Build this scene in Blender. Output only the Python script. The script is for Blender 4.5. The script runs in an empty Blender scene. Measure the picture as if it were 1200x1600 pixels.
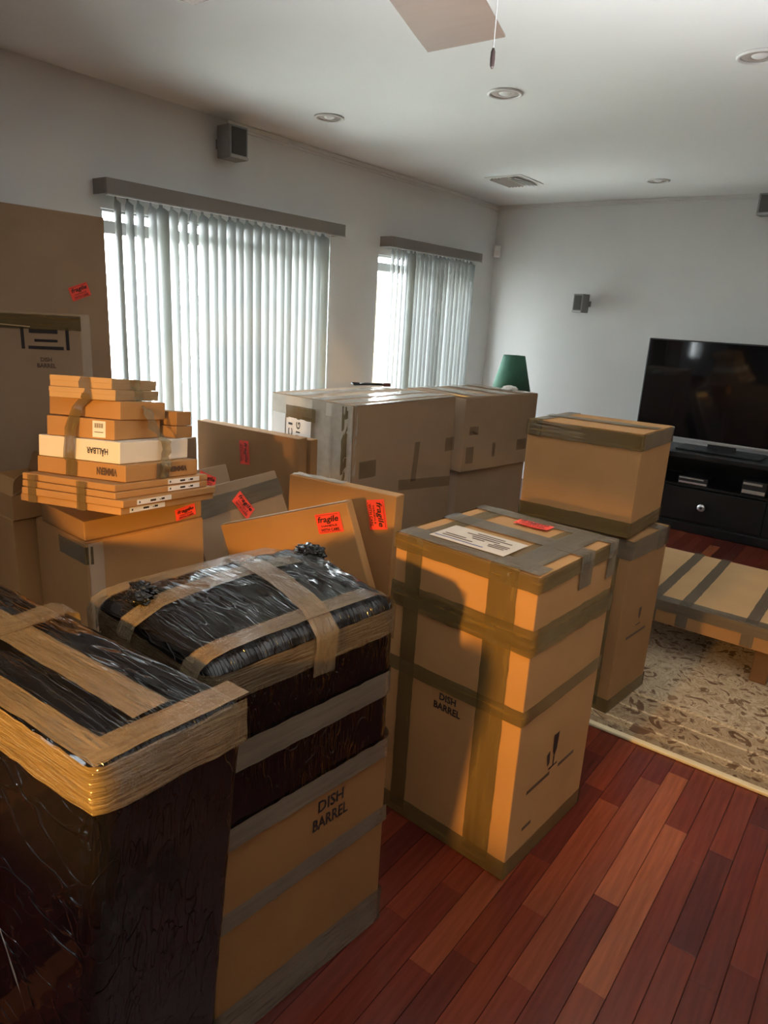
import bpy, bmesh, math, random
from mathutils import Vector, Matrix, Euler, noise
random.seed(7)
S = bpy.context.scene
COL = S.collection
R = math.radians
PI = math.pi

# ------------------------------------------------------------------ camera
cam = bpy.data.objects.new('camera', bpy.data.cameras.new('camera'))
COL.objects.link(cam)
cam.data.sensor_fit = 'HORIZONTAL'
cam.data.sensor_width = 36.0
cam.data.lens = 1079.12 / 1200 * 36
cam.data.clip_start = 0.05
YAW, PIT, ROL = R(-36.7083789), R(16.14470153), R(3.26108513)
cy, sy, cp, sp, cr, sr = math.cos(YAW), math.sin(YAW), math.cos(PIT), math.sin(PIT), math.cos(ROL), math.sin(ROL)
fw = Vector((sy*cp, cy*cp, -sp)); rt0 = Vector((cy, -sy, 0)); up0 = rt0.cross(fw)
rt = rt0*cr + up0*sr; up = -rt0*sr + up0*cr
cam.matrix_world = Matrix(((rt.x, up.x, -fw.x, 0), (rt.y, up.y, -fw.y, 0), (rt.z, up.z, -fw.z, 1.5), (0, 0, 0, 1)))
S.camera = cam

# ------------------------------------------------------------------ sky, lamps, exposure
W = bpy.data.worlds.new('sky'); S.world = W; W.use_nodes = True
wn = W.node_tree.nodes; wl = W.node_tree.links
bg = wn['Background']
tc = wn.new('ShaderNodeTexCoord'); sx = wn.new('ShaderNodeSeparateXYZ'); cr_ = wn.new('ShaderNodeValToRGB')
wl.new(tc.outputs['Generated'], sx.inputs[0]); wl.new(sx.outputs['Z'], cr_.inputs[0])
cr_.color_ramp.elements[0].position = 0.0; cr_.color_ramp.elements[0].color = (0.93, 0.96, 1.0, 1)
cr_.color_ramp.elements[1].position = 0.8; cr_.color_ramp.elements[1].color = (0.72, 0.84, 1.0, 1)
wl.new(cr_.outputs[0], bg.inputs[0])
bg.inputs[1].default_value = 20.0

def lamp(name, kind, loc, energy, color, size=0.05, target=None, spot=None):
    d = bpy.data.lights.new(name, kind); d.energy = energy; d.color = color
    if kind in ('POINT', 'SPOT'): d.shadow_soft_size = size
    o = bpy.data.objects.new(name, d); COL.objects.link(o); o.location = loc
    if target is not None:
        o.rotation_euler = (Vector(target) - Vector(loc)).to_track_quat('-Z', 'Y').to_euler()
    if spot: d.spot_size, d.spot_blend = spot
    return o
# sun stands over the house and only reaches the garden fence behind the windows
sun = lamp('sun', 'SUN', (3, 0, 9), 150.0, (1.0, 0.93, 0.8), target=(0, 0, 0)); sun.data.angle = R(1)
# the warm table lamp beside the photographer's left elbow, its shade cutting the beam above and below
wl_ = lamp('warm_lamp', 'SPOT', (-.70, -.60, 1.28), 185.0, (1.0, 0.53, 0.10), 0.035, target=(-.98, 1.36, .57), spot=(R(66), .6))
wl_.scale = (1, .38, 1)
# added narrow spot that brightens only the stack of small boxes
wl2 = lamp('stack_fill', 'SPOT', (-.70, -.60, 1.28), 160.0, (1.0, 0.53, 0.12), 0.035, target=(-1.995, 1.173, 1.045), spot=(R(18.5), .22))
wl2.scale = (.80, 1, 1)
# uplight added out of view to brighten the ceiling; no fitting stands there
lamp('ceiling_fill', 'SPOT', (.30, .80, .36), 400.0, (0.97, 0.98, 1.0), 0.25, target=(.34, .81, 2.5), spot=(R(118), .65))

def portal(loc, rot, sx_, sy_):
    d = bpy.data.lights.new('daylight_portal', 'AREA'); d.shape = 'RECTANGLE'; d.size = sx_; d.size_y = sy_
    d.cycles.is_portal = True
    o = bpy.data.objects.new('daylight_portal', d); COL.objects.link(o); o.location = loc; o.rotation_euler = rot
    return o

vs = S.view_settings
vs.view_transform = 'Standard'; vs.look = 'None'; vs.gamma = 1.0; vs.use_curve_mapping = False
vs.exposure = 0.38
try:
    S.cycles.use_denoising = True
    S.cycles.max_bounces = 8; S.cycles.diffuse_bounces = 5; S.cycles.transparent_max_bounces = 16
    S.cycles.sample_clamp_indirect = 6.0
    S.cycles.caustics_reflective = False; S.cycles.caustics_refractive = False
except Exception: pass

# ------------------------------------------------------------------ materials
def mat(name, col, rough=0.6, metal=0.0, spec=0.5, noise_amt=0.0, nscale=8.0, bump=0.0, bscale=60.0, stretch=None, coat=0.0, coords='Object'):
    m = bpy.data.materials.new(name); m.use_nodes = True
    n = m.node_tree.nodes; l = m.node_tree.links; p = n['Principled BSDF']
    p.inputs['Base Color'].default_value = (*col, 1); p.inputs['Roughness'].default_value = rough
    p.inputs['Metallic'].default_value = metal; p.inputs['Specular IOR Level'].default_value = spec
    p.inputs['Coat Weight'].default_value = coat
    t = n.new('ShaderNodeTexCoord'); mp = n.new('ShaderNodeMapping')
    l.new(t.outputs[coords], mp.inputs[0])
    if stretch: mp.inputs['Scale'].default_value = stretch
    if noise_amt:
        nz = n.new('ShaderNodeTexNoise'); nz.inputs['Scale'].default_value = nscale; nz.inputs['Detail'].default_value = 5
        l.new(mp.outputs[0], nz.inputs['Vector'])
        r = n.new('ShaderNodeValToRGB')
        a = 1 - noise_amt; b = 1 + noise_amt
        r.color_ramp.elements[0].position = .3; r.color_ramp.elements[1].position = .7
        r.color_ramp.elements[0].color = (col[0]*a, col[1]*a, col[2]*a, 1)
        r.color_ramp.elements[1].color = (min(1, col[0]*b), min(1, col[1]*b), min(1, col[2]*b), 1)
        l.new(nz.outputs['Fac'], r.inputs[0]); l.new(r.outputs[0], p.inputs['Base Color'])
    if bump:
        nb = n.new('ShaderNodeTexNoise'); nb.inputs['Scale'].default_value = bscale; nb.inputs['Detail'].default_value = 4
        l.new(mp.outputs[0], nb.inputs['Vector'])
        b_ = n.new('ShaderNodeBump'); b_.inputs['Strength'].default_value = bump; b_.inputs['Distance'].default_value = 0.004
        l.new(nb.outputs['Fac'], b_.inputs['Height']); l.new(b_.outputs[0], p.inputs['Normal'])
    return m

def see_through(m, fac):
    """mixes a transparent layer in, so that what lies under the tape shows"""
    n = m.node_tree.nodes; l = m.node_tree.links
    out = n['Material Output']; p = n['Principled BSDF']
    tr = n.new('ShaderNodeBsdfTransparent'); mx = n.new('ShaderNodeMixShader'); mx.inputs[0].default_value = fac
    l.new(p.outputs[0], mx.inputs[1]); l.new(tr.outputs[0], mx.inputs[2]); l.new(mx.outputs[0], out.inputs[0])
    return m

M = {}
M['wall'] = mat('wall_paint', (.79, .79, .77), .85, noise_amt=.02, nscale=3, bump=.08, bscale=220)
M['wall_dark'] = mat('unseen_wall_dark', (.24, .19, .15), .8, noise_amt=.03, nscale=3)  # unseen walls, darkened so that they throw back less light
M['ceiling'] = mat('ceiling_paint', (.86, .86, .835), .9, noise_amt=.015, nscale=2, bump=.08, bscale=200)
M['trim'] = mat('trim_paint', (.78, .77, .74), .6)
KR = dict(noise_amt=.06, nscale=5, bump=.12, bscale=90)
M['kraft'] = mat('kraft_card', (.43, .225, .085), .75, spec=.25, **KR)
M['kraft_red'] = mat('kraft_card_reddish', (.235, .108, .036), .78, spec=.2, **KR)
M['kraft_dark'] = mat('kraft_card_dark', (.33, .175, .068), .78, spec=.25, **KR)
M['kraft_pale'] = mat('kraft_card_pale', (.50, .31, .145), .75, spec=.25, **KR)
M['kraft_grey'] = mat('kraft_card_grey', (.335, .22, .13), .78, spec=.25, **KR)
M['kraft_edge'] = mat('kraft_cut_edge', (.50, .35, .22), .85, spec=.2)
M['white_card'] = mat('white_card', (.78, .70, .58), .6, spec=.3, noise_amt=.03, nscale=6)
M['tape'] = see_through(mat('brown_tape', (.16, .105, .036), .2, spec=.42, noise_amt=.22, nscale=10, bump=.45, bscale=14, stretch=(.5, 6, 1), coords='UV'), .22)
M['tape_grey'] = see_through(mat('grey_tape', (.15, .115, .075), .24, spec=.55, noise_amt=.2, nscale=10, bump=.45, bscale=14, stretch=(.5, 6, 1), coords='UV'), .15)
M['tape_thin'] = see_through(mat('thin_brown_tape', (.17, .11, .045), .25, spec=.4, noise_amt=.2, nscale=10, bump=.3, bscale=14, stretch=(.5, 6, 1), coords='UV'), .62)
M['tape_film'] = see_through(mat('tape_on_film', (.19, .135, .07), .11, spec=.6, noise_amt=.3, nscale=14, bump=1.0, bscale=24, stretch=(.7, 8, 1), coords='UV'), .45)
M['tape_clear_and_glint'] = see_through(mat('clear_tape_and_glint', (.60, .53, .43), .16, spec=.7, noise_amt=.10, nscale=25, bump=.6, bscale=30), .35)
def film_mat():
    """thin black polythene: dead black, glossy, pulled into sparse sharp creases"""
    m = bpy.data.materials.new('black_film'); m.use_nodes = True
    n = m.node_tree.nodes; l = m.node_tree.links; p = n['Principled BSDF']
    p.inputs['Base Color'].default_value = (.004, .0036, .004, 1); p.inputs['Roughness'].default_value = .08; p.inputs['Specular IOR Level'].default_value = .42
    t = n.new('ShaderNodeTexCoord'); last = None; total = None
    for sc, scale, wdt, amp, rz in (((.30, 4.6, .7), 15, .030, 1.0, 12), ((.5, 2.6, .9), 9, .018, 1.2, -28), ((.45, 6.0, .5), 18, .03, .35, 4)):
        mp = n.new('ShaderNodeMapping'); mp.inputs['Scale'].default_value = sc; mp.inputs['Rotation'].default_value = (0, 0, R(rz))
        l.new(t.outputs['Object'], mp.inputs[0])
        nz = n.new('ShaderNodeTexNoise'); nz.inputs['Scale'].default_value = scale; nz.inputs['Detail'].default_value = 1.5; nz.inputs['Distortion'].default_value = .3
        l.new(mp.outputs[0], nz.inputs['Vector'])
        a = n.new('ShaderNodeMath'); a.operation = 'SUBTRACT'; a.inputs[1].default_value = .5; l.new(nz.outputs['Fac'], a.inputs[0])
        b = n.new('ShaderNodeMath'); b.operation = 'ABSOLUTE'; l.new(a.outputs[0], b.inputs[0])
        c = n.new('ShaderNodeMapRange'); c.interpolation_type = 'SMOOTHSTEP'; c.inputs['From Min'].default_value = 0; c.inputs['From Max'].default_value = wdt
        c.inputs['To Min'].default_value = amp; c.inputs['To Max'].default_value = 0; l.new(b.outputs[0], c.inputs['Value'])
        mk = n.new('ShaderNodeTexNoise'); mk.inputs['Scale'].default_value = 7 if rz > 0 else 5; l.new(t.outputs['Object'], mk.inputs['Vector'])
        mr_ = n.new('ShaderNodeMapRange'); mr_.inputs['From Min'].default_value = .36; mr_.inputs['From Max'].default_value = .54; l.new(mk.outputs['Fac'], mr_.inputs['Value'])
        pr = n.new('ShaderNodeMath'); pr.operation = 'MULTIPLY'; l.new(c.outputs[0], pr.inputs[0]); l.new(mr_.outputs[0], pr.inputs[1])
        if total is None: total = pr.outputs[0]
        else:
            ad = n.new('ShaderNodeMath'); ad.operation = 'ADD'; l.new(total, ad.inputs[0]); l.new(pr.outputs[0], ad.inputs[1]); total = ad.outputs[0]
    bp = n.new('ShaderNodeBump'); bp.inputs['Strength'].default_value = .8; bp.inputs['Distance'].default_value = .0022
    l.new(total, bp.inputs['Height']); l.new(bp.outputs[0], p.inputs['Normal'])
    return m
M['film_x'] = film_mat()
M['taped_end_glare'] = mat('taped_card_glare', (.58, .52, .43), .28, spec=.5, noise_amt=.12, nscale=9, bump=.5, bscale=30)  # pale tone stands in for glare on clear glossy tape
M['red'] = mat('orange_red_label', (1.0, .075, .04), .55, noise_amt=.05, nscale=20)
M['ink'] = mat('black_ink', (.02, .012, .01), .6)
M['ink_soft'] = mat('brown_print_ink', (.10, .055, .03), .7)
M['ink_blue'] = mat('blue_ink', (.06, .08, .22), .6)
M['paper'] = mat('white_paper', (.80, .77, .72), .6, noise_amt=.02, nscale=10, bump=.1, bscale=30)
M['label_buff'] = mat('buff_paper', (.60, .51, .41), .55, noise_amt=.03, nscale=12)
M['black'] = mat('black_lacquer', (.010, .010, .011), .3, spec=.4, noise_amt=.2, nscale=4)
M['screen'] = mat('tv_screen', (.006, .006, .008), .05, spec=.55, noise_amt=.1, nscale=2)
M['silver'] = mat('brushed_silver', (.75, .76, .78), .3, metal=.9, noise_amt=.05, nscale=30, stretch=(1, 20, 20))
M['speaker_grey'] = mat('speaker_case', (.22, .22, .215), .5, noise_amt=.03)
M['speaker_cloth'] = mat('speaker_cloth', (.07, .065, .06), .9, bump=.3, bscale=300)
M['speaker_lip'] = mat('speaker_lip', (.40, .39, .37), .4)
M['valance'] = mat('valance_vinyl', (.22, .195, .175), .5, noise_amt=.03, nscale=10)
M['frame'] = mat('window_vinyl', (.62, .62, .60), .45, noise_amt=.02)
M['green'] = mat('green_shade_cloth', (.038, .125, .080), .85, noise_amt=.1, nscale=12, bump=.3, bscale=200)
M['fan'] = mat('fan_blade', (.20, .145, .112), .45, noise_amt=.05, nscale=5, stretch=(1, 8, 1))
M['bronze'] = mat('dark_bronze', (.035, .028, .025), .4, metal=.6)
M['fob'] = mat('fob_wood', (.05, .03, .028), .45)
M['plastic_white'] = mat('white_plastic', (.88, .87, .84), .4)
M['plastic_black'] = mat('black_plastic', (.02, .02, .022), .4)
M['orange'] = mat('orange_tape', (.9, .42, .04), .4)
M['brown_plastic'] = mat('red_brown_plastic', (.13, .035, .02), .35)
M['lamp_trim'] = mat('downlight_trim', (.80, .79, .76), .45)
M['lamp_cup'] = mat('downlight_cup', (.42, .36, .32), .35)
M['oak'] = mat('table_wood', (.14, .07, .03), .45, noise_amt=.2, nscale=4, stretch=(1, 12, 1))
M['fence'] = mat('fence_wood', (.050, .038, .019), .8, noise_amt=.15, nscale=6, stretch=(8, 8, 1))
M['deck'] = mat('garden_ground', (.55, .55, .5), .9, noise_amt=.15, nscale=3)

def slat_mat():
    m = bpy.data.materials.new('blind_vinyl'); m.use_nodes = True
    n = m.node_tree.nodes; l = m.node_tree.links; p = n['Principled BSDF']
    p.inputs['Base Color'].default_value = (.25, .255, .255, 1); p.inputs['Roughness'].default_value = .5
    t = n.new('ShaderNodeTexCoord'); nz = n.new('ShaderNodeTexNoise'); nz.inputs['Scale'].default_value = 120
    l.new(t.outputs['Object'], nz.inputs['Vector'])
    b_ = n.new('ShaderNodeBump'); b_.inputs['Strength'].default_value = .15; b_.inputs['Distance'].default_value = .001
    l.new(nz.outputs['Fac'], b_.inputs['Height']); l.new(b_.outputs[0], p.inputs['Normal'])
    tl = n.new('ShaderNodeBsdfTranslucent'); tl.inputs[0].default_value = (.36, .36, .28, 1)
    mx = n.new('ShaderNodeMixShader'); mx.inputs[0].default_value = .08
    l.new(p.outputs[0], mx.inputs[1]); l.new(tl.outputs[0], mx.inputs[2]); l.new(mx.outputs[0], n['Material Output'].inputs[0])
    return m
M['slat'] = slat_mat()

def glass_mat():
    m = bpy.data.materials.new('window_glass'); m.use_nodes = True
    n = m.node_tree.nodes; l = m.node_tree.links; n.remove(n['Principled BSDF'])
    tr = n.new('ShaderNodeBsdfTransparent'); tr.inputs[0].default_value = (.93, .95, .94, 1)
    gl = n.new('ShaderNodeBsdfGlossy'); gl.inputs['Roughness'].default_value = .02
    mx = n.new('ShaderNodeMixShader'); mx.inputs[0].default_value = .04
    l.new(tr.outputs[0], mx.inputs[1]); l.new(gl.outputs[0], mx.inputs[2])
    l.new(mx.outputs[0], n['Material Output'].inputs[0]); return m
M['glass'] = glass_mat()

def wood_mat(name, col):
    m = mat(name, col, .26, spec=.4, noise_amt=.20, nscale=3.0, stretch=(26, 1.6, 1), bump=.05, bscale=20, coat=.1, coords='Object')
    return m
WOODS = [wood_mat('cherry_plank_a', (.125, .021, .010)), wood_mat('cherry_plank_b', (.095, .015, .008)), wood_mat('cherry_plank_c', (.16, .034, .014)),
         wood_mat('cherry_plank_d', (.07, .012, .008)), wood_mat('cherry_plank_e', (.24, .062, .022))]
M['subfloor'] = mat('floor_gap', (.03, .008, .005), .7)

def rug_mat():
    m = bpy.data.materials.new('rug_pile'); m.use_nodes = True
    n = m.node_tree.nodes; l = m.node_tree.links; p = n['Principled BSDF']
    p.inputs['Roughness'].default_value = .95; p.inputs['Specular IOR Level'].default_value = .1
    t = n.new('ShaderNodeTexCoord')
    d = n.new('ShaderNodeTexNoise'); d.inputs['Scale'].default_value = 12.0; d.inputs['Detail'].default_value = 3.5; d.inputs['Distortion'].default_value = 1.6
    l.new(t.outputs['Object'], d.inputs['Vector'])
    r1 = n.new('ShaderNodeValToRGB'); e = r1.color_ramp.elements
    e[0].position = .30; e[0].color = (.17, .10, .06, 1); e[1].position = .72; e[1].color = (.22, .14, .085, 1)
    for ps, c in ((.39, (.21, .135, .08)), (.425, (.50, .385, .25)), (.49, (.54, .43, .29)), (.51, (.33, .225, .13)), (.55, (.46, .35, .22)), (.62, (.50, .39, .26)), (.66, (.27, .175, .105))):
        x = e.new(ps); x.color = (*c, 1)
    l.new(d.outputs['Fac'], r1.inputs[0])
    v2 = n.new('ShaderNodeTexVoronoi'); v2.inputs['Scale'].default_value = 17; l.new(t.outputs['Object'], v2.inputs['Vector'])
    r2 = n.new('ShaderNodeValToRGB'); r2.color_ramp.elements[0].position = .16; r2.color_ramp.elements[0].color = (.42, .34, .3, 1)
    r2.color_ramp.elements[1].position = .36; r2.color_ramp.elements[1].color = (1, 1, 1, 1)
    l.new(v2.outputs['Distance'], r2.inputs[0])
    mu = n.new('ShaderNodeMixRGB'); mu.blend_type = 'MULTIPLY'; mu.inputs[0].default_value = .55
    l.new(r1.outputs[0], mu.inputs[1]); l.new(r2.outputs[0], mu.inputs[2])
    # border guard stripes parallel to the front edge
    s = n.new('ShaderNodeSeparateXYZ'); l.new(t.outputs['Object'], s.inputs[0])
    r3 = n.new('ShaderNodeValToRGB'); r3.color_ramp.interpolation = 'CONSTANT'; q = r3.color_ramp.elements
    q[0].position = 0; q[0].color = (.55, .5, .45, 1); q[1].position = 1; q[1].color = (1, 1, 1, 1)
    for pos, c in ((.02, (.75, .66, .55, 1)), (.045, (1.25, 1.2, 1.1, 1)), (.053, (.72, .66, .6, 1)), (.115, (1.3, 1.25, 1.15, 1)), (.124, (.85, .8, .75, 1)), (.19, (1.2, 1.15, 1.05, 1)), (.2, (1, 1, 1, 1))):
        z = q.new(pos); z.color = c
    mp = n.new('ShaderNodeMath'); mp.operation = 'MULTIPLY'; mp.inputs[1].default_value = .6
    l.new(s.outputs['Y'], mp.inputs[0]); l.new(mp.outputs[0], r3.inputs[0])
    mu2 = n.new('ShaderNodeMixRGB'); mu2.blend_type = 'MULTIPLY'; mu2.inputs[0].default_value = 1
    l.new(mu.outputs[0], mu2.inputs[1]); l.new(r3.outputs[0], mu2.inputs[2]); l.new(mu2.outputs[0], p.inputs['Base Color'])
    nb = n.new('ShaderNodeTexNoise'); nb.inputs['Scale'].default_value = 400; l.new(t.outputs['Object'], nb.inputs['Vector'])
    b_ = n.new('ShaderNodeBump'); b_.inputs['Strength'].default_value = .5; b_.inputs['Distance'].default_value = .003
    l.new(nb.outputs['Fac'], b_.inputs['Height']); l.new(b_.outputs[0], p.inputs['Normal'])
    return m
M['rug'] = rug_mat()
M['rug_edge'] = mat('rug_binding', (.62, .50, .30), .9, bump=.4, bscale=150)

# ------------------------------------------------------------------ builders
def link(name, me, m=None, parent=None, smooth=False):
    o = bpy.data.objects.new(name, me); COL.objects.link(o)
    if m is not None and not me.materials: me.materials.append(m)
    if parent is not None: o.parent = parent
    if smooth:
        for p in me.polygons: p.use_smooth = True
    return o

def mesh_from(name, vf):
    me = bpy.data.meshes.new(name); me.from_pydata([tuple(v) for v in vf[0]], [], vf[1]); me.update(); return me

class G:
    """collects boxes, prisms and tubes into one mesh"""
    def __init__(s): s.v = []; s.f = []
    def add(s, vs_, fs): n = len(s.v); s.v += [Vector(v) for v in vs_]; s.f += [tuple(i+n for i in f) for f in fs]; return s
    def box(s, x0, x1, y0, y1, z0, z1, mtx=None):
        vs_ = [Vector((x, y, z)) for z in (z0, z1) for y in (y0, y1) for x in (x0, x1)]
        if mtx is not None: vs_ = [mtx @ v for v in vs_]
        return s.add(vs_, [(0, 2, 3, 1), (4, 5, 7, 6), (0, 1, 5, 4), (2, 6, 7, 3), (0, 4, 6, 2), (1, 3, 7, 5)])
    def lathe(s, prof, seg=32, mtx=None, closed=False):
        vs_ = []; fs = []; n = len(prof)
        for k in range(seg):
            a = 2*PI*k/seg
            for r_, z in prof: vs_.append(Vector((r_*math.cos(a), r_*math.sin(a), z)))
        if mtx is not None: vs_ = [mtx @ v for v in vs_]
        for k in range(seg):
            k2 = (k+1) % seg
            for i in range(n-1 if not closed else n):
                j = (i+1) % n
                fs.append((k*n+i, k2*n+i, k2*n+j, k*n+j))
        return s.add(vs_, fs)
    def tube(s, pts, r_, seg=8):
        pts = [Vector(p) for p in pts]; vs_ = []; fs = []
        for i, p in enumerate(pts):
            d = (pts[min(i+1, len(pts)-1)] - pts[max(i-1, 0)]).normalized()
            a = d.orthogonal().normalized(); b = d.cross(a)
            for k in range(seg):
                t = 2*PI*k/seg; vs_.append(p + (a*math.cos(t)+b*math.sin(t))*r_)
        for i in range(len(pts)-1):
            for k in range(seg):
                k2 = (k+1) % seg; fs.append((i*seg+k, i*seg+k2, (i+1)*seg+k2, (i+1)*seg+k))
        fs.append(tuple(range(seg))[::-1]); fs.append(tuple((len(pts)-1)*seg+k for k in range(seg)))
        return s.add(vs_, fs)
    def build(s, name, m, parent=None, smooth=False, bevel=0.0, seg=2):
        me = mesh_from(name, (s.v, s.f))
        bm = bmesh.new(); bm.from_mesh(me); bmesh.ops.recalc_face_normals(bm, faces=bm.faces)
        if bevel: bmesh.ops.bevel(bm, geom=list(bm.edges), offset=bevel, segments=seg, affect='EDGES', profile=.5)
        bm.to_mesh(me); bm.free()
        o = link(name, me, m, parent, smooth)
        if smooth and not bevel: pass
        return o

def tag(o, label, cat, group=None, kind=None):
    o['label'] = label; o['category'] = cat
    if group: o['group'] = group
    if kind: o['kind'] = kind
    return o
def thing(name, label, cat, loc=(0, 0, 0), rot=(0, 0, 0), group=None):
    o = bpy.data.objects.new(name, None); COL.objects.link(o); o.empty_display_size = .05
    o.location = loc; o.rotation_euler = tuple(R(a) for a in rot)
    return tag(o, label, cat, group)
def struct(o): o['kind'] = 'structure'; return o

# ---- writing
_TX = {}
def text_mesh(body, size=1.0, shear=0.0, bold=0.0, space=1.0, line=1.0):
    key = (body, size, shear, bold, space, line)
    if key in _TX: return _TX[key]
    c = bpy.data.curves.new('text', 'FONT'); c.body = body; c.size = size; c.align_x = 'CENTER'; c.align_y = 'CENTER'
    c.shear = shear; c.offset = bold; c.space_character = space; c.space_line = line; c.resolution_u = 2
    o = bpy.data.objects.new('text', c); COL.objects.link(o)
    bpy.context.view_layer.update()
    me = bpy.data.meshes.new_from_object(o.evaluated_get(bpy.context.evaluated_depsgraph_get()))
    bpy.data.objects.remove(o); bpy.data.curves.remove(c)
    _TX[key] = ([v.co.copy() for v in me.vertices], [tuple(p.vertices) for p in me.polygons])
    bpy.data.meshes.remove(me)
    return _TX[key]
def fit_text(g, body, cx, cy_, w, h, shear=0.0, bold=0.0, z=.0012, line=1.0):
    vs_, fs = text_mesh(body, 1.0, shear, bold, 1.0, line)
    xs = [v.x for v in vs_]; ys = [v.y for v in vs_]
    kx = w/(max(xs)-min(xs)); ky = h/(max(ys)-min(ys)); mx_ = (max(xs)+min(xs))/2; my = (max(ys)+min(ys))/2
    g.add([((v.x-mx_)*kx+cx, (v.y-my)*ky+cy_, z) for v in vs_], fs)
    return g

# ---- faces of a box whose base centre is the origin
def face_mtx(dims, face, u, v, rot=0.0, e=.0018):
    w, d, h = dims
    if face == '-Y': m = Matrix(((1, 0, 0, u), (0, 0, -1, -d/2-e), (0, 1, 0, v), (0, 0, 0, 1)))
    elif face == '+X': m = Matrix(((0, 0, 1, w/2+e), (1, 0, 0, u), (0, 1, 0, v), (0, 0, 0, 1)))
    elif face == '+Z': m = Matrix(((1, 0, 0, u), (0, 1, 0, v), (0, 0, 1, h+e), (0, 0, 0, 1)))
    elif face == '-X': m = Matrix(((0, 0, -1, -w/2-e), (-1, 0, 0, u), (0, 1, 0, v), (0, 0, 0, 1)))
    return m @ Matrix.Rotation(R(rot), 4, 'Z')

def fragile(parent, dims, face, u, v, rot=0.0, w=.10, h=.066, e=.0022):
    mt = face_mtx(dims, face, u, v, rot, e)
    g = G()
    n = 6
    for i in range(n+1):
        x = -w/2 + w*i/n; curl = .0012*math.sin(i*1.3)
        g.v += [Vector((x, -h/2, curl+.0003)), Vector((x, h/2, .0003+curl*.5))]
    g.f = [(2*i, 2*i+2, 2*i+3, 2*i+1) for i in range(n)]
    lab = g.build('fragile_label', M['red'], parent); lab.matrix_local = mt
    lab['label'] = 'orange red warning label reading fragile'
    t = G()
    fit_text(t, 'fragile', 0, h*.17, w*.82, h*.40, .22, .016, z=.003)
    fit_text(t, 'HANDLE', 0, -h*.12, w*.62, h*.10, 0, .01, z=.003)
    fit_text(t, 'WITH CARE', 0, -h*.32, w*.74, h*.15, 0, .02, z=.003)
    for x0, x1, y0, y1 in ((-w*.44, w*.44, h*.42, h*.435), (-w*.44, w*.44, -h*.435, -h*.42)):
        t.add([(x0, y0, .003), (x1, y0, .003), (x1, y1, .003), (x0, y1, .003)], [(0, 1, 2, 3)])
    t.build('lettering', M['ink'], lab)
    return lab

def print_text(parent, dims, face, u, v, lines, w, hgt, rot=0.0, m='ink', name='lettering', bold=.03, e=.0012, lab=None):
    g = G(); n = len(lines)
    for i, (s, k) in enumerate(lines):
        fit_text(g, s, 0, hgt*(.5-(i+.5)/n), w*k, hgt/n*.72, 0, bold, z=0)
    o = g.build(name, M[m], parent); o.matrix_local = face_mtx(dims, face, u, v, rot, e)
    if lab: o['label'] = lab
    return o

# ---- adhesive tape: a ribbon laid along a path, width along an axis
def ribbon(parent, path, axis, width, m='tape', name='tape', step=.03, jit=.0010, wob=.0012, seed=0, seg=3):
    rnd = random.Random(seed*31+len(path)*7+int(width*1e4))
    path = [Vector(p) for p in path]; ax = Vector(axis).normalized(); pts = []
    for a, b in zip(path, path[1:]):
        n = max(1, int((b-a).length/step))
        for i in range(n): pts.append(a.lerp(b, i/n))
    pts.append(path[-1])
    nrm = []
    for i, p in enumerate(pts):
        d = (pts[min(i+1, len(pts)-1)]-pts[max(i-1, 0)]).normalized(); nrm.append(d.cross(ax).normalized())
    vs_ = []; fs = []
    for i, p in enumerate(pts):
        l = rnd.uniform(-wob, wob); r_ = rnd.uniform(-wob, wob)
        for k in range(seg+1):
            t = k/seg-.5
            w_ = width*t + (l if k == 0 else 0) + (r_ if k == seg else 0)
            vs_.append(p + ax*w_ + nrm[i]*(rnd.uniform(0, jit)))
    for i in range(len(pts)-1):
        for k in range(seg):
            a = i*(seg+1)+k; fs.append((a, a+1, a+seg+2, a+seg+1))
    me = mesh_from(name, (vs_, fs))
    uv = me.uv_layers.new(name='along'); run = [0.0]
    for a, b in zip(pts, pts[1:]): run.append(run[-1]+(b-a).length)
    for lp in me.loops:
        i, k = divmod(lp.vertex_index, seg+1); uv.data[lp.index].uv = (run[i]+seed*.37, k/seg*width)
    return link(name, me, M[m], parent, smooth=True)

def hband(parent, dims, z, width, m='tape', e=.0025, faces=('-X', '-Y', '+X', '+Y'), z2=None, seed=1, **k):
    w, d, h = dims; w = w/2+e; d = d/2+e; z2 = z if z2 is None else z2
    P = {'-Y': (-w, -d), '+X': (w, -d), '+Y': (w, d), '-X': (-w, d)}
    order = ['-Y', '+X', '+Y', '-X']
    if len(faces) == 4: seq = [(-w, -d), (w, -d), (w, d), (-w, d), (-w, -d)]
    elif faces == ('-Y', '+X'): seq = [(-w, -d), (w, -d), (w, d)]
    elif faces == ('-Y',): seq = [(-w, -d), (w, -d)]
    elif faces == ('+X',): seq = [(w, -d), (w, d)]
    n = len(seq)
    return ribbon(parent, [(x, y, z+(z2-z)*i/(n-1)) for i, (x, y) in enumerate(seq)], (0, 0, 1), width, m, seed=seed, **k)
def round_band(parent, hx, hy, r_, z, width, m, z2=None, seed=1, off=(0, 0), arcs=((-1, -1), (1, -1), (1, 1)), **k):
    z2 = z if z2 is None else z2; pts = []
    A = {(-1, -1): PI, (1, -1): 1.5*PI, (1, 1): 0.0, (-1, 1): .5*PI}
    for a in arcs:
        for i in range(7):
            t = A[a]+PI/2*i/6
            pts.append(((hx-r_)*a[0]+r_*math.cos(t)+off[0], (hy-r_)*a[1]+r_*math.sin(t)+off[1]))
    n = len(pts)
    return ribbon(parent, [(x_, y_, z+(z2-z)*i/(n-1)) for i, (x_, y_) in enumerate(pts)], (0, 0, 1), width, m, seed=seed, **k)
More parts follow.
